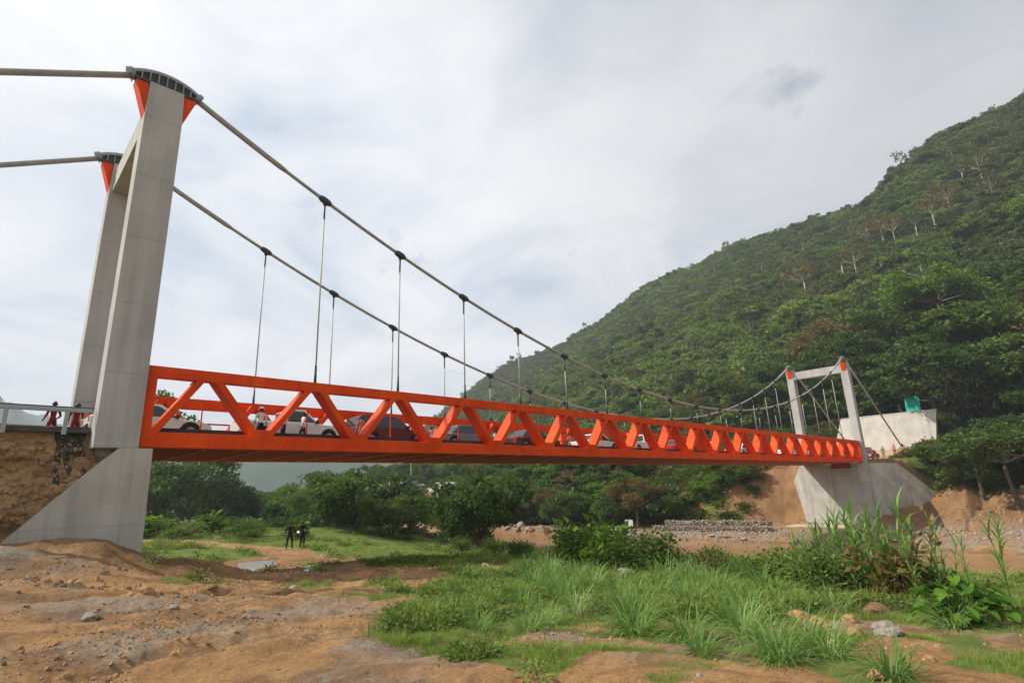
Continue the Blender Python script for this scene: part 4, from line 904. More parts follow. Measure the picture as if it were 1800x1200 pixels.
for i, (x, y, s, k, lb) in enumerate(((12.4,-8.65,1.3,0,'mid green rounded shrub left of the large leaved one'), (10.9,-10.3,1.25,2,'large leaved bright shrub beside the grey boulder'), (10.6,-11.9,1.2,0,'green shrub just right of the grey boulder'), (11.9,-11.2,1.3,1,'yellowish shrub behind the boulder'), (10.9,-13.0,1.0,0,'low green shrub on the river edge, centre right'),
        (14.57,-5.41,1.3,1,'yellow green shrub at the left end of the shrub line'), (12.9,-7.2,1.2,2,'bright leaved shrub second from the left end'), (11.0,-13.9,.9,3,'brownish weed shrub on the river edge'), (9.3,-15.6,.9,0,'green shrub in front of the brown weeds'), (11.04,-15.2,1,3,'brown weedy shrub below the right pier'), (10.7,-16.4,1.6,1,'yellowish shrub left of the canes'), (9.9,-16.6,1.6,1,'dense green shrub at the foot of the canes'),
        (9.2,-17.5,1.6,1,'leafy green shrub touching the canes'), (13.2,-15.5,1.1,3,'dry brown shrub against the river'), (16.5,-3,1.4,1,'shrub at the edge of the near bank, left of the line'), (19,1.5,1.5,0,'leafy shrub near the vine covered tree'), (7.6,-17.9,.7,1,'small yellow green shrub below the canes'), (8.9,-19.2,1.4,1,'green shrub behind the broad leaved plant'), (12.2,-13.3,1.0,0,'mid green shrub on the bank edge above the meadow'), (16.8,-7.0,1.2,3,'brown shrub on the bank by the water'), (21,6,1.6,0,'round shrub under the dark tree'), (24,13,1.9,1,'yellowish bush under the dark tree'), (8.5,-18.0,1.4,1,'tall leafy weed bush among the left canes'), (9.6,-18.1,1.5,1,'weed bush in the middle of the canes'), (7.9,-19.0,1.5,3,'dry brown weed bush at the foot of the canes'))):
    o = SH[k] if not used[k] else copy_tree(SH[k]); used[k] = True
    s *= 1.0 if k == 2 or i in (0, 2) else .66; o.location = (x, y, hz(x, y)-.03); o.scale = (s*1.25, s*1.25, s*(1.1 if i > 21 else 1)); o.rotation_euler = (0, 0, i*1.3)
    for kk_ in ('label', 'category', 'group'):
        if kk_ in o: del o[kk_]
    tag(o, lb, 'shrub', 'shrubs along the near bank')
for i in range(16):
    x = random.Random(i).uniform(7, 26); y = random.Random(i+50).uniform(27, 62); k = (0, 1, 2)[i % 3]; o = copy_tree(SH[k]); s = random.Random(i+9).uniform(1.1, 2.0)
    o.location = (x, y, hz(x, y)-.1); o.scale = (s*1.9, s*1.6, s*.9); o.rotation_euler = (0, 0, i)
    for kk_ in ('label', 'category', 'group'):
        if kk_ in o: del o[kk_]
    tag(o, 'low spreading bush in the green field beyond the puddle', 'bush', 'low bushes in the field')
number_labels('bush')
# tall canes
def cane(seed, h, n=9):
    root = empty('cane'); r = random.Random(seed); s = MB(); lx, ly = r.uniform(-.12, .12), r.uniform(-.12, .12)
    P_ = [Vector((lx*h*(t*t), ly*h*(t*t), h*t*.8)) for t in (0, .25, .5, .75, 1)]; s.tube([P_[0]-Vector((0, 0, .2))]+P_, [.014, .013, .011, .009, .006, .003], 6); s.build('stem', LEAF_W, root)
    V = []; F = []; cv = []
    for i in range(n+6):
        t = .18+.82*i/(n+5); b_ = Vector((lx*h*t*t, ly*h*t*t, h*.8*t)); d = r.uniform(0, 6.28); L = h*r.uniform(.22, .38); w_ = .045*r.uniform(.7, 1.2); an = rad(68)+(t-.5)*.4; p = b_; k = len(V); c = r.random(); sd = Vector((-math.sin(d), math.cos(d), 0)); droop = r.uniform(1.0, 1.9)*(1.1-.7*max(0, t-.5))
        for j in range(6):
            u = j/5; wv = w_*math.sin(max(.08, min(1, .25+u*.75))*math.pi)*.9+.002; V += [p-sd*wv/2, p+sd*wv/2]; cv += [c, c]
            if j < 5: F.append((k+2*j, k+2*j+1, k+2*j+3, k+2*j+2)); p = p+Vector((math.cos(d)*math.cos(an-droop*u), math.sin(d)*math.cos(an-droop*u), math.sin(an-droop*u)))*L/5
    me = npmesh('leaves', np.array([tuple(v) for v in V]), np.array(F), BLADE); a = me.attributes.new('cv', 'FLOAT', 'POINT'); a.data.foreach_set('value', np.array(cv, np.float32)); link('leaves', me, root); return root
CN = [cane(61, 1.9, 14), cane(62, 1.7, 12), cane(63, 2.0, 14), cane(64, 1.5, 12)]; cu = [False]*4
CP_ = [(8.94,-17.72),(8.47,-18.06),(9.86,-17.81),(8.07,-18.45),(8.83,-18.38),(8.7,-18.8),(7.83,-18.9),(8.37,-19.13),(8.04,-19.1),(8.57,-19.32),(7.47,-19.3),(7.83,-19.57),(8.48,-19.85),(8.9,-19.6),(8.1,-18.7),(9.15,-18.63),(9.41,-18.84),(9.3,-18.1),(9.7,-18.5),(10.2,-18.2),(8.3,-18.3),(8.6,-18.6),(9.0,-19.1),(9.4,-19.4),(9.9,-19.3),(7.9,-18.3),(8.2,-17.7),(9.2,-17.3),(7.6,-18.7),(8.9,-20.3),(9.6,-20.2),(8.15,-17.3),(8.75,-17.2),(9.5,-17.0),(10.1,-17.4),(10.6,-17.8),(10.4,-18.7),(8.3,-17.9),(8.65,-18.15),(8.95,-18.4),(9.25,-18.9),(9.65,-19.1),(8.0,-18.0),(7.8,-17.6),(8.45,-18.75),(9.0,-17.9)]
for i, (x, y) in enumerate(CP_):
    k = i % 4; o = CN[k] if not cu[k] else copy_tree(CN[k]); cu[k] = True; s = random.uniform(.62, 1.0)*(1.12 if i % 5 == 0 else 1)*(.85 if x < 8 else 1)*(.8 if y < -19.3 else 1)
    o.location = (x, y, hz(x, y)); o.scale = (s, s, s); o.rotation_euler = (0, 0, random.uniform(0, 6.28))
    for kk_ in ('label', 'category', 'group'):
        if kk_ in o: del o[kk_]
    tag(o, ('tallest' if i % 5 == 0 else 'tall')+' green cane in the stand before the right pier', 'cane', 'tallest canes in the stand' if i % 5 == 0 else 'canes in front of the right pier')
number_labels('cane')
# broad leaved plant
root = empty('broad_leaved_plant', (5.75, -20.2, hz(5.75, -20.2))); root.scale = (.78, .78, 1.15); tag(root, 'bushy plant with big heart shaped bright green leaves at the lower right', 'plant')
r = random.Random(9); s_ = MB(); V = []; F = []; cv = []
for i in range(64):
    a = r.uniform(0, 6.283); rr_ = .62*math.sqrt(r.random()); hh = r.uniform(.12, .42)*(1.25-.6*rr_/.62)+.06; b0 = Vector((math.cos(a)*rr_*.35, math.sin(a)*rr_*.35, 0)); b1 = Vector((math.cos(a)*rr_, math.sin(a)*rr_, hh))
    s_.tube([b0-Vector((0, 0, .05)), b0.lerp(b1, .6)+Vector((0, 0, .05)), b1], [.008, .006, .004], 5)
    L = r.uniform(.16, .27); d = a+r.uniform(-.7, .7); f_ = Vector((math.cos(d), math.sin(d), r.uniform(-.5, .05))).normalized(); sd = Vector((-math.sin(d), math.cos(d), r.uniform(-.3, .3))).normalized(); up = sd.cross(f_); up = -up if up.z < 0 else up; k = len(V); c = r.random()
    outl = [(-.12, .18), (-.05, .38), (.15, .47), (.4, .42), (.7, .25), (1.0, 0)]
    spine = [(-.02, 0), (.1, 0), (.25, 0), (.45, 0), (.7, 0), (1.0, 0)]
    for t, wv in outl: V.append(b1+f_*L*t+sd*L*wv+up*L*(.10-abs(t-.3)*.2))
    for t, _ in spine: V.append(b1+f_*L*t-up*L*(.02+abs(t-.3)*.2))
    for t, wv in outl: V.append(b1+f_*L*t-sd*L*wv+up*L*(.10-abs(t-.3)*.2))
    cv += [c]*18
    for j in range(5): F.append((k+j, k+j+1, k+7+j, k+6+j)); F.append((k+6+j, k+7+j, k+13+j, k+12+j))
me = npmesh('leaves', np.array([tuple(v) for v in V]), np.array(F), BIGL, smooth=True); a = me.attributes.new('cv', 'FLOAT', 'POINT'); a.data.foreach_set('value', np.array(cv, np.float32)); link('leaves', me, root); s_.build('stem', LEAF_W, root, True)
# ---------- built things around the bridge ----------
GALV = mat('grey_green_rail_paint', (.27, .33, .33), .5, .2, var=(.33, .38, .37), scale=5)
gr = empty('guardrail', (-1.25, .18, .45)); tag(gr, 'grey steel guardrail along the road edge left of the near tower', 'guardrail')
m = MB(); m.box(-40, -.02, -.04, .04, .60, .72, bev=.01); m.build('rail', GALV, gr)
m = MB(); m.box(-40, -.02, .05, .09, .735, .775); m.build('top_rail', mat('dark_top_rail', (.08, .08, .085), .6), gr)
for k in range(14):
    m = MB(); x = -.68-1.42*k; m.box(x-.055, x+.055, -.055, .055, -.1, .60); m.build('post', GALV, gr)
PAR = mat('pinkish_parapet', (.50, .36, .32), .85, var=(.58, .45, .40), scale=2)
m = MB(); m.box(-60, -1.3, 7.2, 7.4, .3, 1.30); tag(m.build('parapet', PAR), 'low pinkish parapet along the far edge of the approach road', 'parapet')
m = MB(); m.box(-.9, -.45, 5.9, 6.2, .60, 1.95, bev=.02); m.box(-.96, -.39, 5.84, 6.26, .601, .68)
bb = m.build('road_barrier', mat('salmon_plastic', (.62, .17, .11), .5)); tag(bb, 'upright salmon red barrier panel beside the far leg of the left tower', 'barrier')
m = MB(); m.box(-.97, -.38, 5.895, 5.899, 1.45, 1.55); m.build('band', mat('white_band', (.7, .66, .62), .5), bb)
# spilled bitumen on the cut face
TAR = mat('bitumen', (.035, .033, .032), .55, var=(.08, .072, .065), scale=3, bump=.5)

# cut earth face beside the left pier
EM = mat('cut_earth', (.20, .115, .05), .95, var=(.40, .26, .13), scale=1.6, detail=10, bump=.8, bscale=12)
nu_, nv_ = 520, 150; uu, vv = np.meshgrid(np.linspace(-10, -.45, nu_), np.linspace(0, 1, nv_)); zz = .66-4.6*vv
ins_ = np.interp(uu, [-14, -4.2, -2.7, -1.2, -.45], [0, 0, .30, .38, .40])
yy = .55+ins_*.6-(vv**1.3)*(1.15-ins_*1.2)+fbm(uu*1.1, zz*1.6, 201, 5)*.30*sm(vv, .0, .15)-np.abs(fbm(uu*2.7, zz*3.1, 207, 4))*.22*sm(vv, 0, .1)
yy = yy-.10*np.clip(fbm(uu*6, zz*7, 211, 3), 0, 1)*sm(vv, 0, .1)
top_ = np.stack([uu[0], yy[0]+2.0, uu[0]*0+.48], 1)
V = np.concatenate([top_, np.stack([uu, yy, zz], -1).reshape(-1, 3)]); ii = np.arange(nv_)[:, None]*nu_+np.arange(nu_-1)[None]
eb = link('embankment', npmesh('embankment', V, np.stack([ii, ii+1, ii+nu_+1, ii+nu_], -1).reshape(-1, 4), [EM, TAR], smooth=True)); tag(eb, kind='structure')
me = eb.data; pc = np.empty(len(me.polygons)*3); me.polygons.foreach_get('center', pc); pc = pc.reshape(-1, 3); X_, Z_ = pc[:, 0], pc[:, 2]
wv = fbm(X_*2.2, Z_*1.2, 221, 4); run = (X_ > -2.05+wv*.15) & (X_ < -1.35+wv*.15) & (Z_ > .35-.95*np.clip(1-np.abs((X_+1.62)/.34), 0, 1)-.25+wv*.5)
run |= (np.abs(X_+1.98+(Z_-.5)*.05+wv*.03) < .075) & (Z_ > -1.0+wv*.5); run |= (np.abs(X_+1.5+(Z_-.5)*.22+wv*.04) < .07) & (Z_ > -1.9+wv*.4); run |= (X_ > -2.1) & (X_ < -1.3) & (Z_ > .25+wv*.3)
me.polygons.foreach_set('material_index', run.astype(np.int32))

q = np.random.default_rng(8); kx = q.integers(0, nu_-1, 2600); kv = (q.random(2600)**.8*(nv_*.75)+6).astype(int); ss = .012+.06*q.random(2600)**3
scatter('embankment_stones', np.stack([uu[kv, kx], yy[kv, kx], zz[kv, kx]], 1), q.uniform(0, 6.28, (2600, 3)), np.stack([ss]*3, 1), q.integers(0, 5, 2600), PV, label='stones and clods stuck in the cut earth bank beside the left pier', cat='stones')
# retaining wall, netting screen
RWALL = concrete('retaining_wall_concrete', (.56, .53, .47), (.66, .63, .57), .18)
m = MB(); m.prism([(11.6, 1.0), (11.2, 4.6), (9.85, 8.35), (-4.3, 8.35), (-3.0, 1.0)], 0, 109, 110.2)
wl = m.build('retaining_wall', RWALL); tag(wl, 'big pale concrete retaining wall behind the road beyond the right tower', 'wall')
m = MB(); m.box(108.95, 110.3, -4.33, 9.87, 8.352, 8.47); m.build('coping', RWALL, wl)
NET = mat('teal_netting', (.02, .36, .27), .7, var=(.03, .45, .34), scale=1.5)
sc_ = empty('netting_screen', (109.4, -1.2, 8.47)); tag(sc_, 'teal green netting screen standing on top of the retaining wall', 'screen')
V = []; n_ = 12
for i in range(n_+1):
    for j in range(6):
        y = .98-2.05*i/n_; V.append((.06*math.sin(i*1.7+j)+.05*math.sin(j*2.1), y+.05*math.sin(j*1.3), .0+2.45*j/5-(.35 if i == 0 and j > 3 else 0)+.12*i/n_))
F = [(i*6+j, i*6+j+1, i*6+j+7, i*6+j+6) for i in range(n_) for j in range(5)]
V2 = [(a+.02, b_, c) for a, b_, c in V]; k = len(V); F += [tuple(k+q_ for q_ in reversed(f)) for f in F]
me = bpy.data.meshes.new('net'); me.from_pydata(V+V2, [], F); me.materials.append(NET); link('net', me, sc_)
for y in (.98, .05, -1.07):
    m = MB(); m.tube([(.1, y, 0), (.1, y, 2.6)], .04, 6); m.build('post', BARK, sc_)
# gabions on the far shore: basket tiers full of stone
GST = mat('gabion_stone', (.20, .165, .13), .9, var=(.38, .32, .25), scale=1.2, bump=.3); WIRE = mat('gabion_wire', (.16, .15, .14), .6, .5)
GB = empty('gabion_wall', (66.2, 16.6, -8.6)); tag(GB, 'grey stone filled gabion wall in stepped tiers on the far shore', 'gabion wall')
dv = Vector((67.5-65.5, 8.6-24.6, 0)).normalized(); pn = Vector((dv.y, -dv.x, 0)); pn = -pn if pn.x < 0 else pn
rg = random.Random(3)
for tier in range(3):
    m = MB(); L0, L1 = -8.6+tier*1.5, 8.6-tier*.2
    nst = int((L1-L0)/.26)
    for row in range(3):
        for i in range(nst):
            if tier == 2 and rg.random() < .25: continue
            c = dv*(L0+(i+.5)*.26+rg.uniform(-.09, .09))+pn*(.9*tier+rg.uniform(-.07, .08)+.1+.05*math.sin(i*.35+tier))+Vector((0, 0, .15+.66*tier+row*.225+rg.uniform(-.06, .06)))
            e = Euler((rg.uniform(0, 6), rg.uniform(0, 6), rg.uniform(0, 6))).to_matrix(); s_ = rg.uniform(.11, .21)
            vs = []
            for q_ in ((1,0,0),(-1,0,0),(0,1,0),(0,-1,0),(0,0,1),(0,0,-1)): vs.append(c+e @ Vector(q_)*s_*rg.uniform(.8, 1.25))
            m.add(vs, [(0,2,4),(2,1,4),(1,3,4),(3,0,4),(2,0,5),(1,2,5),(3,1,5),(0,3,5)])
    a0 = dv*L0+pn*(.9*tier+.30); a1 = dv*L1+pn*(.9*tier+.30); zz = .03+.66*tier
    m.loft([[a0+Vector((0,0,zz)), a0+pn*1.1+Vector((0,0,zz)), a0+pn*1.1+Vector((0,0,zz+.5)), a0+Vector((0,0,zz+.5))], [a1+Vector((0,0,zz)), a1+pn*1.1+Vector((0,0,zz)), a1+pn*1.1+Vector((0,0,zz+.5)), a1+Vector((0,0,zz+.5))]])
    t_ = m.build('tier', GST, GB); wm = MB()
    for zz2 in (zz-.02,):
        p0 = a0-pn*.33+Vector((0, 0, zz2)); p1 = a1-pn*.33+Vector((0, 0, zz2)); wm.beam(p0, p1, .03, .03)
    for i in range(int((L1-L0)/2)+1):
        p0 = a0-pn*.33+dv*2*i+Vector((0, 0, zz-.02)); wm.beam(p0, p0+Vector((0, 0, .72)), .03, .03, (1, 0, 0))
    wm.build('wire_frame', WIRE, t_)
# boulders at the foot of the far bank
BLD = [rock('boulder', 71+i, ST1, 3, .35) for i in range(3)]+[rock('boulder', 75, ST3, 3, .35)]
for i in range(34):
    y = 24.5+i*.95+rg.uniform(-.4, .4); x = 64.0+max(0, y-25)*.075+rg.uniform(-.8, 1.4); s_ = rg.uniform(.35, .95); o = link('boulder', BLD[i % 4]); o.location = (x, y, max(hz(x, y), WATER)+s_*.25); o.scale = (s_, s_, s_); o.rotation_euler = (rg.uniform(0, 1), rg.uniform(0, 1), rg.uniform(0, 6))
    tag(o, ('large' if s_ > .7 else 'smaller')+' dark grey boulder at the waterline', 'boulder', 'large boulders at the waterline' if s_ > .7 else 'smaller boulders at the waterline')
for i in range(14):
    y = rg.uniform(-12, 20); x = 62.6+rg.uniform(0, 2.5); s_ = rg.uniform(.18, .5); o = link('boulder', BLD[i % 3]); o.location = (x, y, max(hz(x, y), WATER)+s_*.2); o.scale = (s_*1.5, s_, s_*.6); o.rotation_euler = (0, 0, rg.uniform(0, 6))
    tag(o, 'flat grey rock on the far shore', 'rock', 'flat rocks on the far shore')
number_labels('boulder'); number_labels('rock')
for x, y, s_, lb in ((88, -13.5, .9, 'pale rock on the sand slope at the right edge'), (86.5, -14.6, .6, 'small pale rock in front of the larger one at the right edge'), (77.5, 26.6, .8, 'tan boulder on the brown eroded bank left of the bright bush')):
    o = link('boulder', rock('boulder', int(x), mat('tan_rock', (.48, .42, .34), .9, var=(.36, .27, .17), scale=1.5, bump=.3), 3)); o.location = (x, y, hz(x, y)+s_*.3); o.scale = (s_, s_*1.2, s_*.8); tag(o, lb, 'boulder')
# level sign by the water
WHT = mat('white_paint', (.74, .74, .72), .5); PGR = mat('pale_green_board', (.42, .52, .46), .6)
sg = empty('sign', (62.6, 25.0, hz(62.6, 25.0))); tag(sg, 'pale green board on a thin post at the water edge below the brown bank', 'sign')
m = MB(); m.tube([(0, 0, -.3), (0, 0, 2.9)], .05, 6); m.build('post', GALV, sg); m = MB(); a_ = .75; m.box(-.06, -.02, -.62, .62, 1.95, 2.75); m.box(-.02, .0, -.5, .5, 2.1, 2.15); m.build('board', PGR, sg)
# houses up the valley
def house(loc, rz, w_, d_, h_, rh, wallm, roofm, label, hip=False):
    r_ = empty('house', loc, rz); tag(r_, label, 'house'); m = MB(); m.box(-w_/2, w_/2, -d_/2, d_/2, -1.5, h_)
    m.prism([(-d_/2, h_), (d_/2, h_), (0, h_+rh)], 0, -w_/2, w_/2); m.build('wall', wallm, r_)
    ro = MB()
    for s in (-1, 1):
        ro.add([(-w_/2-.4, s*(d_/2+.5), h_-.12), (w_/2+.4, s*(d_/2+.5), h_-.12), (w_/2+.4, 0, h_+rh+.08), (-w_/2-.4, 0, h_+rh+.08), (-w_/2-.4, s*(d_/2+.5), h_-.04), (w_/2+.4, s*(d_/2+.5), h_-.04), (w_/2+.4, 0, h_+rh+.16), (-w_/2-.4, 0, h_+rh+.16)], [(0,1,2,3),(4,5,6,7),(0,1,5,4),(0,3,7,4),(1,2,6,5)])
    ro.build('roof', roofm, r_)
    for x in (-w_/4, w_/4):
        q_ = MB(); q_.box(x-.45, x+.45, -d_/2-.03, -d_/2-.004, h_*.35, h_*.78); wn = q_.build('window', mat('window_frame', (.2, .17, .14), .6) if 'window_frame' not in bpy.data.materials else bpy.data.materials['window_frame'], r_)
        q_ = MB(); q_.box(x-.38, x+.38, -d_/2-.045, -d_/2-.032, h_*.38, h_*.75); q_.build('pane', GLASS, wn)
    q_ = MB(); q_.box(-.42, .42, -d_/2-.03, -d_/2-.004, 0, h_*.75); q_.build('door', BARK, r_)
GLASS = mat('dark_glass', (.02, .025, .03), .08, spec=.6)
TIN = mat('white_tin_roof', (.42, .42, .41), .6); WL1 = mat('cream_wall', (.45, .40, .32), .85); WL2 = mat('brown_board_wall', (.22, .13, .09), .85); TIN2 = mat('grey_tin_roof', (.30, .31, .31), .5, .2)
house((87.5, 97, -2.6), rad(-15), 8, 5, 2.0, 1.3, WL1, TIN, 'small house with a bright white tin roof among the trees up the valley')
house((85.5, 100.2, -3.2), rad(-15), 5, 3.5, 1.8, .7, WL2, WL1, 'little brown walled shed below the white roofed house')
house((87, 118, -1.7), rad(-20), 9, 6, 2.2, 1.2, WL1, TIN2, 'pale house with a grey tin roof beside the utility pole')
house((85.5, 124, -2.4), rad(-20), 6, 4, 2.0, .9, WL2, TIN2, 'brown walled hut left of the grey roofed house')
up_ = empty('utility_pole', (88, 116.5, -1.2)); tag(up_, 'pale concrete utility pole rising beside the grey roofed house', 'pole')
m = MB(); m.tube([(0, 0, -1), (0, 0, 9.5)], [.2, .12], 8); m.build('shaft', CONC2, up_); m = MB(); m.box(-.06, .06, -.9, .9, 8.8, 8.92); m.build('crossarm', BARK, up_)
# ---------- vehicles ----------
TYRE = mat('tyre_rubber', (.02, .02, .02), .9); RIM = mat('rim_alloy', (.35, .35, .36), .35, .8); HL = mat('headlight_glass', (.6, .6, .58), .15); TL = mat('taillight_red', (.35, .01, .01), .3); TRIM = mat('black_trim', (.025, .025, .025), .6)
def vehicle(loc, rz, kind, paint, label, group=None, z=None):
    """nose towards +x, wheels on z=0"""
    r_ = empty('pickup' if kind == 'pickup' else 'car', loc, rz); tag(r_, label, 'pickup' if kind == 'pickup' else 'car', group)
    L, W_, H_ = {'pickup': (5.0, 1.76, 1.62), 'suv': (4.4, 1.80, 1.62), 'car': (4.2, 1.70, 1.44)}[kind]
    h = L/2; wb = h*.62; sill = .30; belt = .98 if kind != 'car' else .88; hood = .93 if kind != 'car' else .80
    # lower body side outline with wheel arches
    P_ = [(-h, .42), (-h, belt-.05), (-h+.08, belt)]
    P_ += [(h*.20, belt), (h*.36, belt-.01), (h*.80, hood), (h*.95, hood-.12), (h, hood-.30), (h, .40), (h-.10, sill)]
    def arch(cx_): return [(cx_+.42*math.cos(a), .36+.42*math.sin(a)) for a in [math.pi*j/8 for j in range(9)]]
    P_ += [(wb+.42, sill)]+arch(wb)+[(wb-.42, sill)]+[(-wb+.42, sill)]+arch(-wb)+[(-wb-.42, sill), (-h+.1, sill)]
    rings = []
    for yy, k in ((-W_/2, .0), (-W_/2+.06, 0), (W_/2-.06, 0), (W_/2, 0)):
        edge = abs(yy) > W_/2-.01; rings.append([(x*(.985 if edge else 1), yy, z_ if not edge else (z_-.03 if z_ > .8 else z_)) for x, z_ in P_])
    m = MB(); n_ = len(P_); vs = [p for r in rings for p in r]; fs = []
    for i in range(3):
        for j in range(n_): a = i*n_+j; b_ = i*n_+(j+1) % n_; fs.append((a, b_, b_+n_, a+n_))
    m.add(vs, fs); me = None
    for k in (0, 3): m.add(rings[k], [tuple(range(n_))])
    # cabin
    if kind == 'pickup': cb = [(-h*.22, belt-.02), (-h*.18, H_-.05), (-h*.10, H_), (h*.16, H_), (h*.42, belt+.0)]
    elif kind == 'suv': cb = [(-h*.97, belt-.02), (-h*.88, H_-.10), (-h*.75, H_), (h*.12, H_), (h*.46, belt-.01)]
    else: cb = [(-h*.72, belt-.02), (-h*.42, H_-.06), (-h*.30, H_), (h*.10, H_), (h*.50, belt-.03)]
    def ins(z_): return .09+.13*max(0, (z_-belt)/(H_-belt))
    m.loft([[(x, -W_/2+ins(z_), z_) for x, z_ in cb], [(x, W_/2-ins(z_), z_) for x, z_ in cb]])
    if kind == 'pickup': m.box(-h+.10, -h*.24, -W_/2+.08, -W_/2+.12, belt, belt+.03)
    bd = m.build('body', paint, r_)
    cxm = sum(p[0] for p in cb)/5; czm = sum(p[1] for p in cb)/5
    # side glass
    for s in (-1, 1):
        q_ = MB(); g_ = [(cxm+(x-cxm)*.84, belt+.05 if z_ < belt+.1 else belt+(z_-belt)*.86) for x, z_ in cb]
        vs = [(x, s*(W_/2-ins(z_)+.006), z_) for x, z_ in g_]; vs2 = [(x, s*(W_/2-ins(z_)-.01), z_) for x, z_ in g_]; q_.loft([vs, vs2]); q_.build('side_window', GLASS, r_)
    (x3, z3), (x4, z4) = cb[3], cb[4]; q_ = MB(); A = []
    for t in (.10, .90):
        x = x3+(x4-x3)*t; z_ = z3+(z4-z3)*t
        for s in (-1, 1): A.append((x, s*(W_/2-ins(z_)-.06), z_))
    nrm = Vector((z3-z4, 0, x4-x3)).normalized()*.008; q_.add([Vector(p)+nrm for p in A], [(0, 1, 3, 2)]); q_.build('windscreen', GLASS, r_)
    (x3, z3), (x4, z4) = cb[1], cb[0]; q_ = MB(); A = []
    for t in (.08, .80):
        x = x3+(x4-x3)*t; z_ = z3+(z4-z3)*t
        for s in (-1, 1): A.append((x, s*(W_/2-ins(z_)-.08), z_))
    nrm = Vector((-(z3-z4), 0, 0)).normalized()*.02; q_.add([Vector(p)+nrm for p in A], [(0, 1, 3, 2)]); q_.build('rear_window', GLASS, r_)
    for sx in (-1, 1):
        for s in (-1, 1):
            q_ = MB(); y0 = s*(W_/2-.20); y1 = s*(W_/2-.005); q_.tube([(sx*wb, y0, .36), (sx*wb, y0+s*.03, .36), (sx*wb, y1-s*.03, .36), (sx*wb, y1, .36)], [.31, .36, .36, .31], 18); ty = q_.build('wheel', TYRE, r_)
            q_ = MB(); q_.tube([(sx*wb, y1-s*.02, .36), (sx*wb, y1+s*.006, .36)], [.22, .20], 14); q_.build('rim', RIM, ty)
    for s in (-1, 1):
        q_ = MB(); q_.box(h-.10, h+.012, s*(W_/2-.28)-.16, s*(W_/2-.28)+.16, hood-.32, hood-.16, bev=.01); q_.build('headlight', HL, r_)
        q_ = MB(); q_.box(-h-.012, -h+.05, s*(W_/2-.14)-.09, s*(W_/2-.14)+.09, .62, belt-.06, bev=.008); q_.build('taillight', TL, r_)
        q_ = MB(); q_.box(h*.34, h*.34+.12, s*(W_/2+.02)-.08, s*(W_/2+.02)+.08, belt+.0, belt+.14, bev=.01); q_.build('mirror', TRIM, r_)
    q_ = MB(); q_.box(h-.05, h+.06, -W_/2+.06, W_/2-.06, .34, .50, bev=.02); q_.build('front_bumper', TRIM, r_)
    q_ = MB(); q_.box(-h-.06, -h+.05, -W_/2+.06, W_/2-.06, .38, .54, bev=.02); q_.build('rear_bumper', TRIM if kind != 'pickup' else RIM, r_)
    q_ = MB(); q_.box(h-.02, h+.013, -.45, .45, .56, .74); q_.build('grille', TRIM, r_)
    return r_
def paint(nm, c): return mat('car_paint_'+nm, c, .3, spec=.5)
PW = paint('white', (.66, .64, .61)); PMR = paint('maroon', (.09, .018, .025)); PGY = paint('grey', (.16, .165, .17)); PR = paint('red', (.42, .015, .012)); PS = paint('silver', (.40, .41, .42)); PB = paint('dark_blue', (.02, .035, .09)); PG = paint('beige', (.45, .38, .28))
DZ = .602
for x, k, p, lb in ((1.15, 'car', PW, 'white high bodied car behind the first slanted member, nearest the left tower'), (6.9, 'pickup', PW, 'white pickup, second in the queue on the bridge'), (12.1, 'suv', PMR, 'dark maroon car, third in the queue on the bridge'), (17.4, 'car', PGY, 'grey low car, fourth in the queue on the bridge'),
        (23.2, 'car', PMR, 'maroon car behind the man in the yellow vest'), (30.2, 'car', PW, 'white car near the middle of the bridge'), (36.2, 'pickup', PW, 'white pickup just past the middle of the bridge'), (42.2, 'car', PR, 'red car past the middle of the bridge'),
        (55, 'car', PW, 'white car in the right half of the bridge'), (67.5, 'suv', PW, 'white car second from the right end of the bridge'), (74, 'car', PS, 'silver car nearest the right end of the bridge')):
    vehicle((x, 4.6, DZ), 0, k, p, lb, 'vehicles queued on the bridge')
zr = lambda x: float(H(np.array([x]), np.array([3.]), False)[0])+.125
vehicle((93.5, 2.6, zr(93.5)), rad(180), 'car', PR, 'red car parked beyond the right tower', 'vehicles beyond the right tower')
vehicle((98.5, 4.8, zr(98.5)), rad(170), 'suv', PW, 'white high roofed car behind the red one beyond the right tower', 'vehicles beyond the right tower')
# white stall box and signs on the far plateau
m = MB(); m.box(-.75, .75, -.9, .9, 0, 1.75, bev=.04); m.box(-.85, .85, -1.0, 1.3, 1.752, 1.85)
o = m.build('kiosk', WHT); o.location = (90.5, 31.8, hz(90.5, 31.8)); tag(o, 'small white box shaped kiosk on the far bank just under the deck', 'kiosk')
m = MB(); m.box(-.765, -.752, -.5, .5, .9, 1.5); m.build('hatch', PS, o)
vehicle((88.0, 24.6, hz(88, 24.6)+.02), rad(120), 'suv', PG, 'beige car half hidden by the bright bush on the far bank')
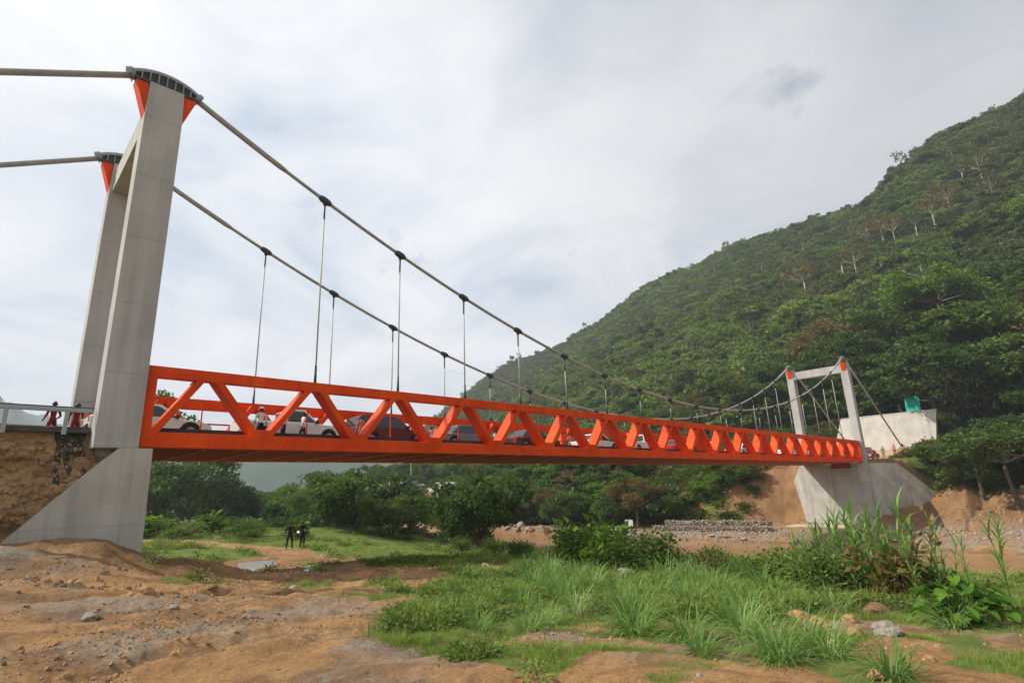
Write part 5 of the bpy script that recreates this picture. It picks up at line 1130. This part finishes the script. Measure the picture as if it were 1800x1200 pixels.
# ---------- people ----------
SKIN = mat('skin_brown', (.22, .115, .07), .6); HAIR = mat('black_hair', (.012, .01, .009), .6)
def cloth(nm, c): return mat('cloth_'+nm, c, .9)
CL_W = cloth('white', (.68, .66, .63)); CL_K = cloth('black', (.012, .012, .014)); CL_N = cloth('navy', (.02, .025, .05)); CL_R = cloth('dark_red', (.16, .012, .014)); CL_P = cloth('pink', (.55, .16, .14)); CL_Y = cloth('yellow', (.60, .36, .02)); CL_G = cloth('grey', (.12, .12, .12)); CL_B = cloth('denim', (.05, .07, .13))
BODY = {}
def body_mesh(pose):
    J = {'pel': (0, 0, .93, .125, .10), 'waist': (0, 0, 1.06, .125, .09), 'chest': (0, 0, 1.28, .155, .10), 'neck0': (0, 0, 1.44, .07, .06), 'neck': (0, .005, 1.50, .052, .052), 'head': (0, .02, 1.60, .078, .092), 'crown': (0, .01, 1.68, .062, .072)}
    B = [('pel', 'waist'), ('waist', 'chest'), ('chest', 'neck0'), ('neck0', 'neck'), ('neck', 'head'), ('head', 'crown')]
    J['nose'] = (0, .125, 1.595, .014, .018); B.append(('head', 'nose'))
    ft = {'stand': ((.10, 0), (-.10, 0)), 'wide': ((.17, .03), (-.17, -.04)), 'step': ((.10, .16), (-.10, -.14)), 'hold': ((.13, .02), (-.13, 0)), 'point': ((.12, .05), (-.11, -.05))}[pose]
    for s, nm, (fx_, fy_) in ((1, 'r', ft[0]), (-1, 'l', ft[1])):
        J['hip'+nm] = (s*.09, 0, .88, .092, .09); J['kn'+nm] = (s*.10*.4+fx_*.55, fy_*.5+.02, .49, .060, .060); J['an'+nm] = (fx_, fy_-.01, .09, .040, .042); J['toe'+nm] = (fx_+s*.03, fy_+.15, .035, .034, .028)
        B += [('pel', 'hip'+nm), ('hip'+nm, 'kn'+nm), ('kn'+nm, 'an'+nm), ('an'+nm, 'toe'+nm)]
        arm = {'stand': ((s*.235, -.01, 1.13), (s*.255, .06, .88)), 'wide': ((s*.26, -.03, 1.13), (s*.20, .18, .98)), 'step': ((s*.23, -s*.10, 1.13), (s*.25, -s*.12+.05, .90)), 'hold': ((s*.25, .03, 1.13), (s*.12, .26, 1.12)), 'point': ((s*.25, .05, 1.15), (s*.27, .30 if s > 0 else .06, 1.22 if s > 0 else .90))}[pose]
        J['sh'+nm] = (s*.175, 0, 1.39, .062, .058); J['el'+nm] = (*arm[0], .042, .042); J['wr'+nm] = (*arm[1], .027, .027)
        e = Vector(arm[0]); w_ = Vector(arm[1]); d = (w_-e).normalized(); sd = Vector((0, 1, 0)) if abs(d.y) < .7 else Vector((1, 0, 0)); sd = (sd-d*sd.dot(d)).normalized(); ps = w_+d*.07
        J['pa'+nm] = (*ps, .032, .020); B += [('neck0', 'sh'+nm), ('sh'+nm, 'el'+nm), ('el'+nm, 'wr'+nm), ('wr'+nm, 'pa'+nm)]
        for i, (o_, L_f) in enumerate(((-.030, .062), (-.010, .075), (.010, .070), (.028, .055))):
            J['f%d%s' % (i, nm)] = (*(ps+sd*o_+d*.05), .0095, .0095); J['g%d%s' % (i, nm)] = (*(ps+sd*o_*1.1+d*(.05+L_f*.6)+Vector((-s*.012, 0, -.004))), .008, .008); B += [('pa'+nm, 'f%d%s' % (i, nm)), ('f%d%s' % (i, nm), 'g%d%s' % (i, nm))]
        J['th'+nm] = (*(w_+d*.05+sd*.05), .010, .010); B.append(('wr'+nm, 'th'+nm))
    names = list(J); me = bpy.data.meshes.new('skel'); me.from_pydata([J[k][:3] for k in names], [(names.index(a), names.index(b_)) for a, b_ in B], [])
    o = bpy.data.objects.new('skel', me); COL.objects.link(o); md = o.modifiers.new('s', 'SKIN'); md.use_smooth_shade = True; md.branch_smoothing = .6
    if not me.skin_vertices: me.skin_vertices.new() if hasattr(me.skin_vertices, 'new') else None
    lay = me.skin_vertices[0].data if len(me.skin_vertices) else None
    if lay is None:
        bm = bmesh.new(); bm.from_mesh(me); bm.verts.layers.skin.verify(); bm.to_mesh(me); bm.free(); lay = me.skin_vertices[0].data
    for i, k in enumerate(names): lay[i].radius = (J[k][3], J[k][4]); lay[i].use_root = (k == 'pel')
    sb = o.modifiers.new('d', 'SUBSURF'); sb.levels = 1; sb.render_levels = 1
    dg = bpy.context.evaluated_depsgraph_get(); dg.update(); out = bpy.data.meshes.new_from_object(o.evaluated_get(dg)); bpy.data.objects.remove(o, do_unlink=True); out.name = 'person'
    return out, J
def person(loc, rz, pose, top, leg, label, group=None, hat=None, height=1.68, sleeves='short', vest=None):
    if pose not in BODY: BODY[pose] = body_mesh(pose)
    base, J = BODY[pose]; me = base.copy(); me.materials.clear()
    for m_ in (top, leg, SKIN, TRIM): me.materials.append(m_)
    wr = [Vector(J['wrr'][:3]), Vector(J['wrl'][:3])]; el_ = [Vector(J['elr'][:3]), Vector(J['ell'][:3])]
    for p in me.polygons:
        c = p.center
        if min((c-x).length for x in wr) < (.045 if sleeves == 'long' else .20) or min((c-(w_+(w_-e).normalized()*.1)).length for w_, e in zip(wr, el_)) < .11: k = 2
        elif c.z > 1.47: k = 2
        elif c.z > .95: k = 0
        elif c.z > .085: k = 1
        else: k = 3
        p.material_index = k
    o = link('person', me); o.location = loc; o.rotation_euler = (0, 0, rz); s = height/1.74; o.scale = (s*1.14, s*1.14, s); tag(o, label, 'person', group)
    m = MB(); rings = []
    for i in range(6):
        t = i/5*math.pi*.52; rings.append([(math.cos(a)*.088*math.cos(t)*1.0, .004+math.sin(a)*.105*math.cos(t), 1.615+math.sin(t)*.135-(.0 if math.sin(a) > -.2 else .05)*(1-t)) for a in [6.283*j/14 for j in range(14)]])
    m.loft(rings); m.build('hair', HAIR, o, True)
    if hat:
        m = MB(); rg_ = [(.15, 1.665), (.155, 1.672), (.102, 1.685), (.098, 1.74), (.07, 1.775), (.01, 1.785)]
        m.loft([[(math.cos(a)*r_, .01+math.sin(a)*r_*1.12, z_) for a in [6.283*j/16 for j in range(16)]] for r_, z_ in rg_]); m.build('hat', hat, o, True)
    return o
pz = lambda x, y: hz(x, y)+.0
person((11.95, 15.95, pz(11.95, 15.95)), rad(165), 'wide', CL_K, CL_K, 'man in black with feet apart, left of the two standing by the puddle', 'pair of men by the puddle', height=1.72, sleeves='long')
person((12.85, 16.1, pz(12.85, 16.1)), rad(196), 'hold', CL_K, CL_K, 'man in black holding something pale, right of the two by the puddle', 'pair of men by the puddle', height=1.76, sleeves='long')
m = MB(); m.box(-.02, .02, -.10, .10, -.07, .07, bev=.006); o = m.build('paper', WHT); o.location = (12.45, 15.85, pz(12.45, 15.9)+1.06); o.rotation_euler = (.3, .5, .6); tag(o, 'small white paper held between the two men', 'paper')
G_ = 'people on the bridge'
for x, y, hh_, rz, ps, tp, lg, hat, lb in ((5.05, 3.3, 1.5, 0, 'stand', CL_W, CL_K, CL_W, 'person in a white shirt and white hat at the second bottom joint'), (6.05, 3.3, 1.48, 40, 'stand', CL_W, CL_N, None, 'person in pale clothes partly behind the second slanted member'), (6.95, 3.3, 1.42, 90, 'step', CL_W, CL_K, None, 'person in a white shirt in front of the white pickup'),
        (9.9, 3.3, 1.45, 180, 'stand', CL_P, CL_B, None, 'person in pink by the third slanted member'), (16.0, 5.9, 1.5, 120, 'step', CL_P, CL_P, None, 'person in a pink shirt at the fourth bottom joint'), (21.2, 5.9, 1.5, 200, 'stand', CL_W, CL_P, None, 'person in white and pink left of the yellow vest'), (23.1, 5.8, 1.58, 90, 'hold', CL_Y, CL_G, None, 'person in a bright yellow vest'),
        (25.8, 5.9, 1.5, 30, 'stand', CL_W, CL_R, None, 'person in white right of the yellow vest'), (28.7, 5.8, 1.6, 150, 'point', CL_P, CL_W, None, 'person in red and white seen in the seventh opening'), (31, 5.8, 1.55, 60, 'stand', CL_R, CL_G, None, 'person in dark red near the middle of the bridge'), (37.5, 5.8, 1.6, 180, 'step', CL_W, CL_R, CL_W, 'person with a white hat at mid span'),
        (43, 5.8, 1.6, 90, 'stand', CL_P, CL_K, None, 'person in pink past mid span'), (51, 5.8, 1.6, 20, 'stand', CL_W, CL_P, CL_W, 'person in white in the right half of the bridge'), (66, 5.8, 1.6, 20, 'step', CL_W, CL_B, CL_W, 'person in white towards the right end of the bridge'), (78, 3.3, 1.5, 20, 'stand', CL_W, CL_R, None, 'person in white at the right end of the bridge')):
    person((x, y, DZ), rad(rz), ps, tp, lg, lb, G_, hat, hh_)
G2 = 'people behind the left guardrail'
for x, y, rz, ps, tp, h_, lb in ((-1.86, 5.6, 30, 'wide', CL_R, 1.52, 'person in dark red, leftmost behind the left guardrail'), (-1.12, 5.9, 200, 'stand', CL_R, 1.55, 'person in dark red in the middle behind the left guardrail'), (-.62, 4.6, 120, 'hold', CL_R, 1.60, 'person in dark red beside the near tower leg')):
    person((x, y, .602), rad(rz), ps, tp, CL_R, lb, G2, None, h_, 'long')
G3 = 'people beyond the right tower'
for x, y, ps, tp, lg, lb in ((96.5, 1.4, 'stand', CL_G, CL_G, 'person in dark grey between the red car and the pair in red'), (99.5, -.6, 'stand', CL_K, CL_R, 'person in black and dark red at the right end of the road'), (98.8, .4, 'step', CL_P, CL_R, 'person in pink beside the road end'), (97.0, -1.2, 'hold', CL_P, CL_P, 'person in salmon clothes nearest the bushes')):
    person((x, y, max(zr(x), hz(x, y))), rad(90), ps, tp, lg, lb, G3)
G4 = 'people on the far bank'
for x, y, tp, lb in ((87.5, 39.0, CL_W, 'person in white at the left end of the far bank clearing'), (87.6, 36.6, CL_W, 'person in white, left of the close pair on the far bank'), (87.4, 35.9, CL_W, 'person in white, right of the close pair on the far bank'), (86.6, 32.4, CL_R, 'person in dark red left of the white kiosk'), (86.2, 30.6, CL_K, 'person in black just left of the white kiosk')):
    person((x, y, hz(x, y)), rad(60), 'stand', tp, CL_W if tp is CL_W else CL_G, lb, G4)
# ---------- haze ----------
if True:
    hb = MB(); hb.box(-2600, 2900, -900, 3400, -12, 400); ho = hb.build('haze', []); ho['kind'] = 'stuff'
    hm = bpy.data.materials.new('haze_air'); hm.use_nodes = True; t = hm.node_tree; t.nodes.clear(); o_ = t.nodes.new('ShaderNodeOutputMaterial'); v_ = t.nodes.new('ShaderNodeVolumePrincipled')
    v_.inputs['Color'].default_value = (.80, .88, 1, 1); v_.inputs['Density'].default_value = .00036; v_.inputs['Anisotropy'].default_value = .1; t.links.new(v_.outputs[0], o_.inputs['Volume'])
    ho.data.materials.append(hm); ho.display_type = 'WIRE'
for o in list(scn.objects):
    if o.type == 'MESH' and o.parent is None and 'kind' not in o and 'label' not in o: print('UNTAGGED', o.name)
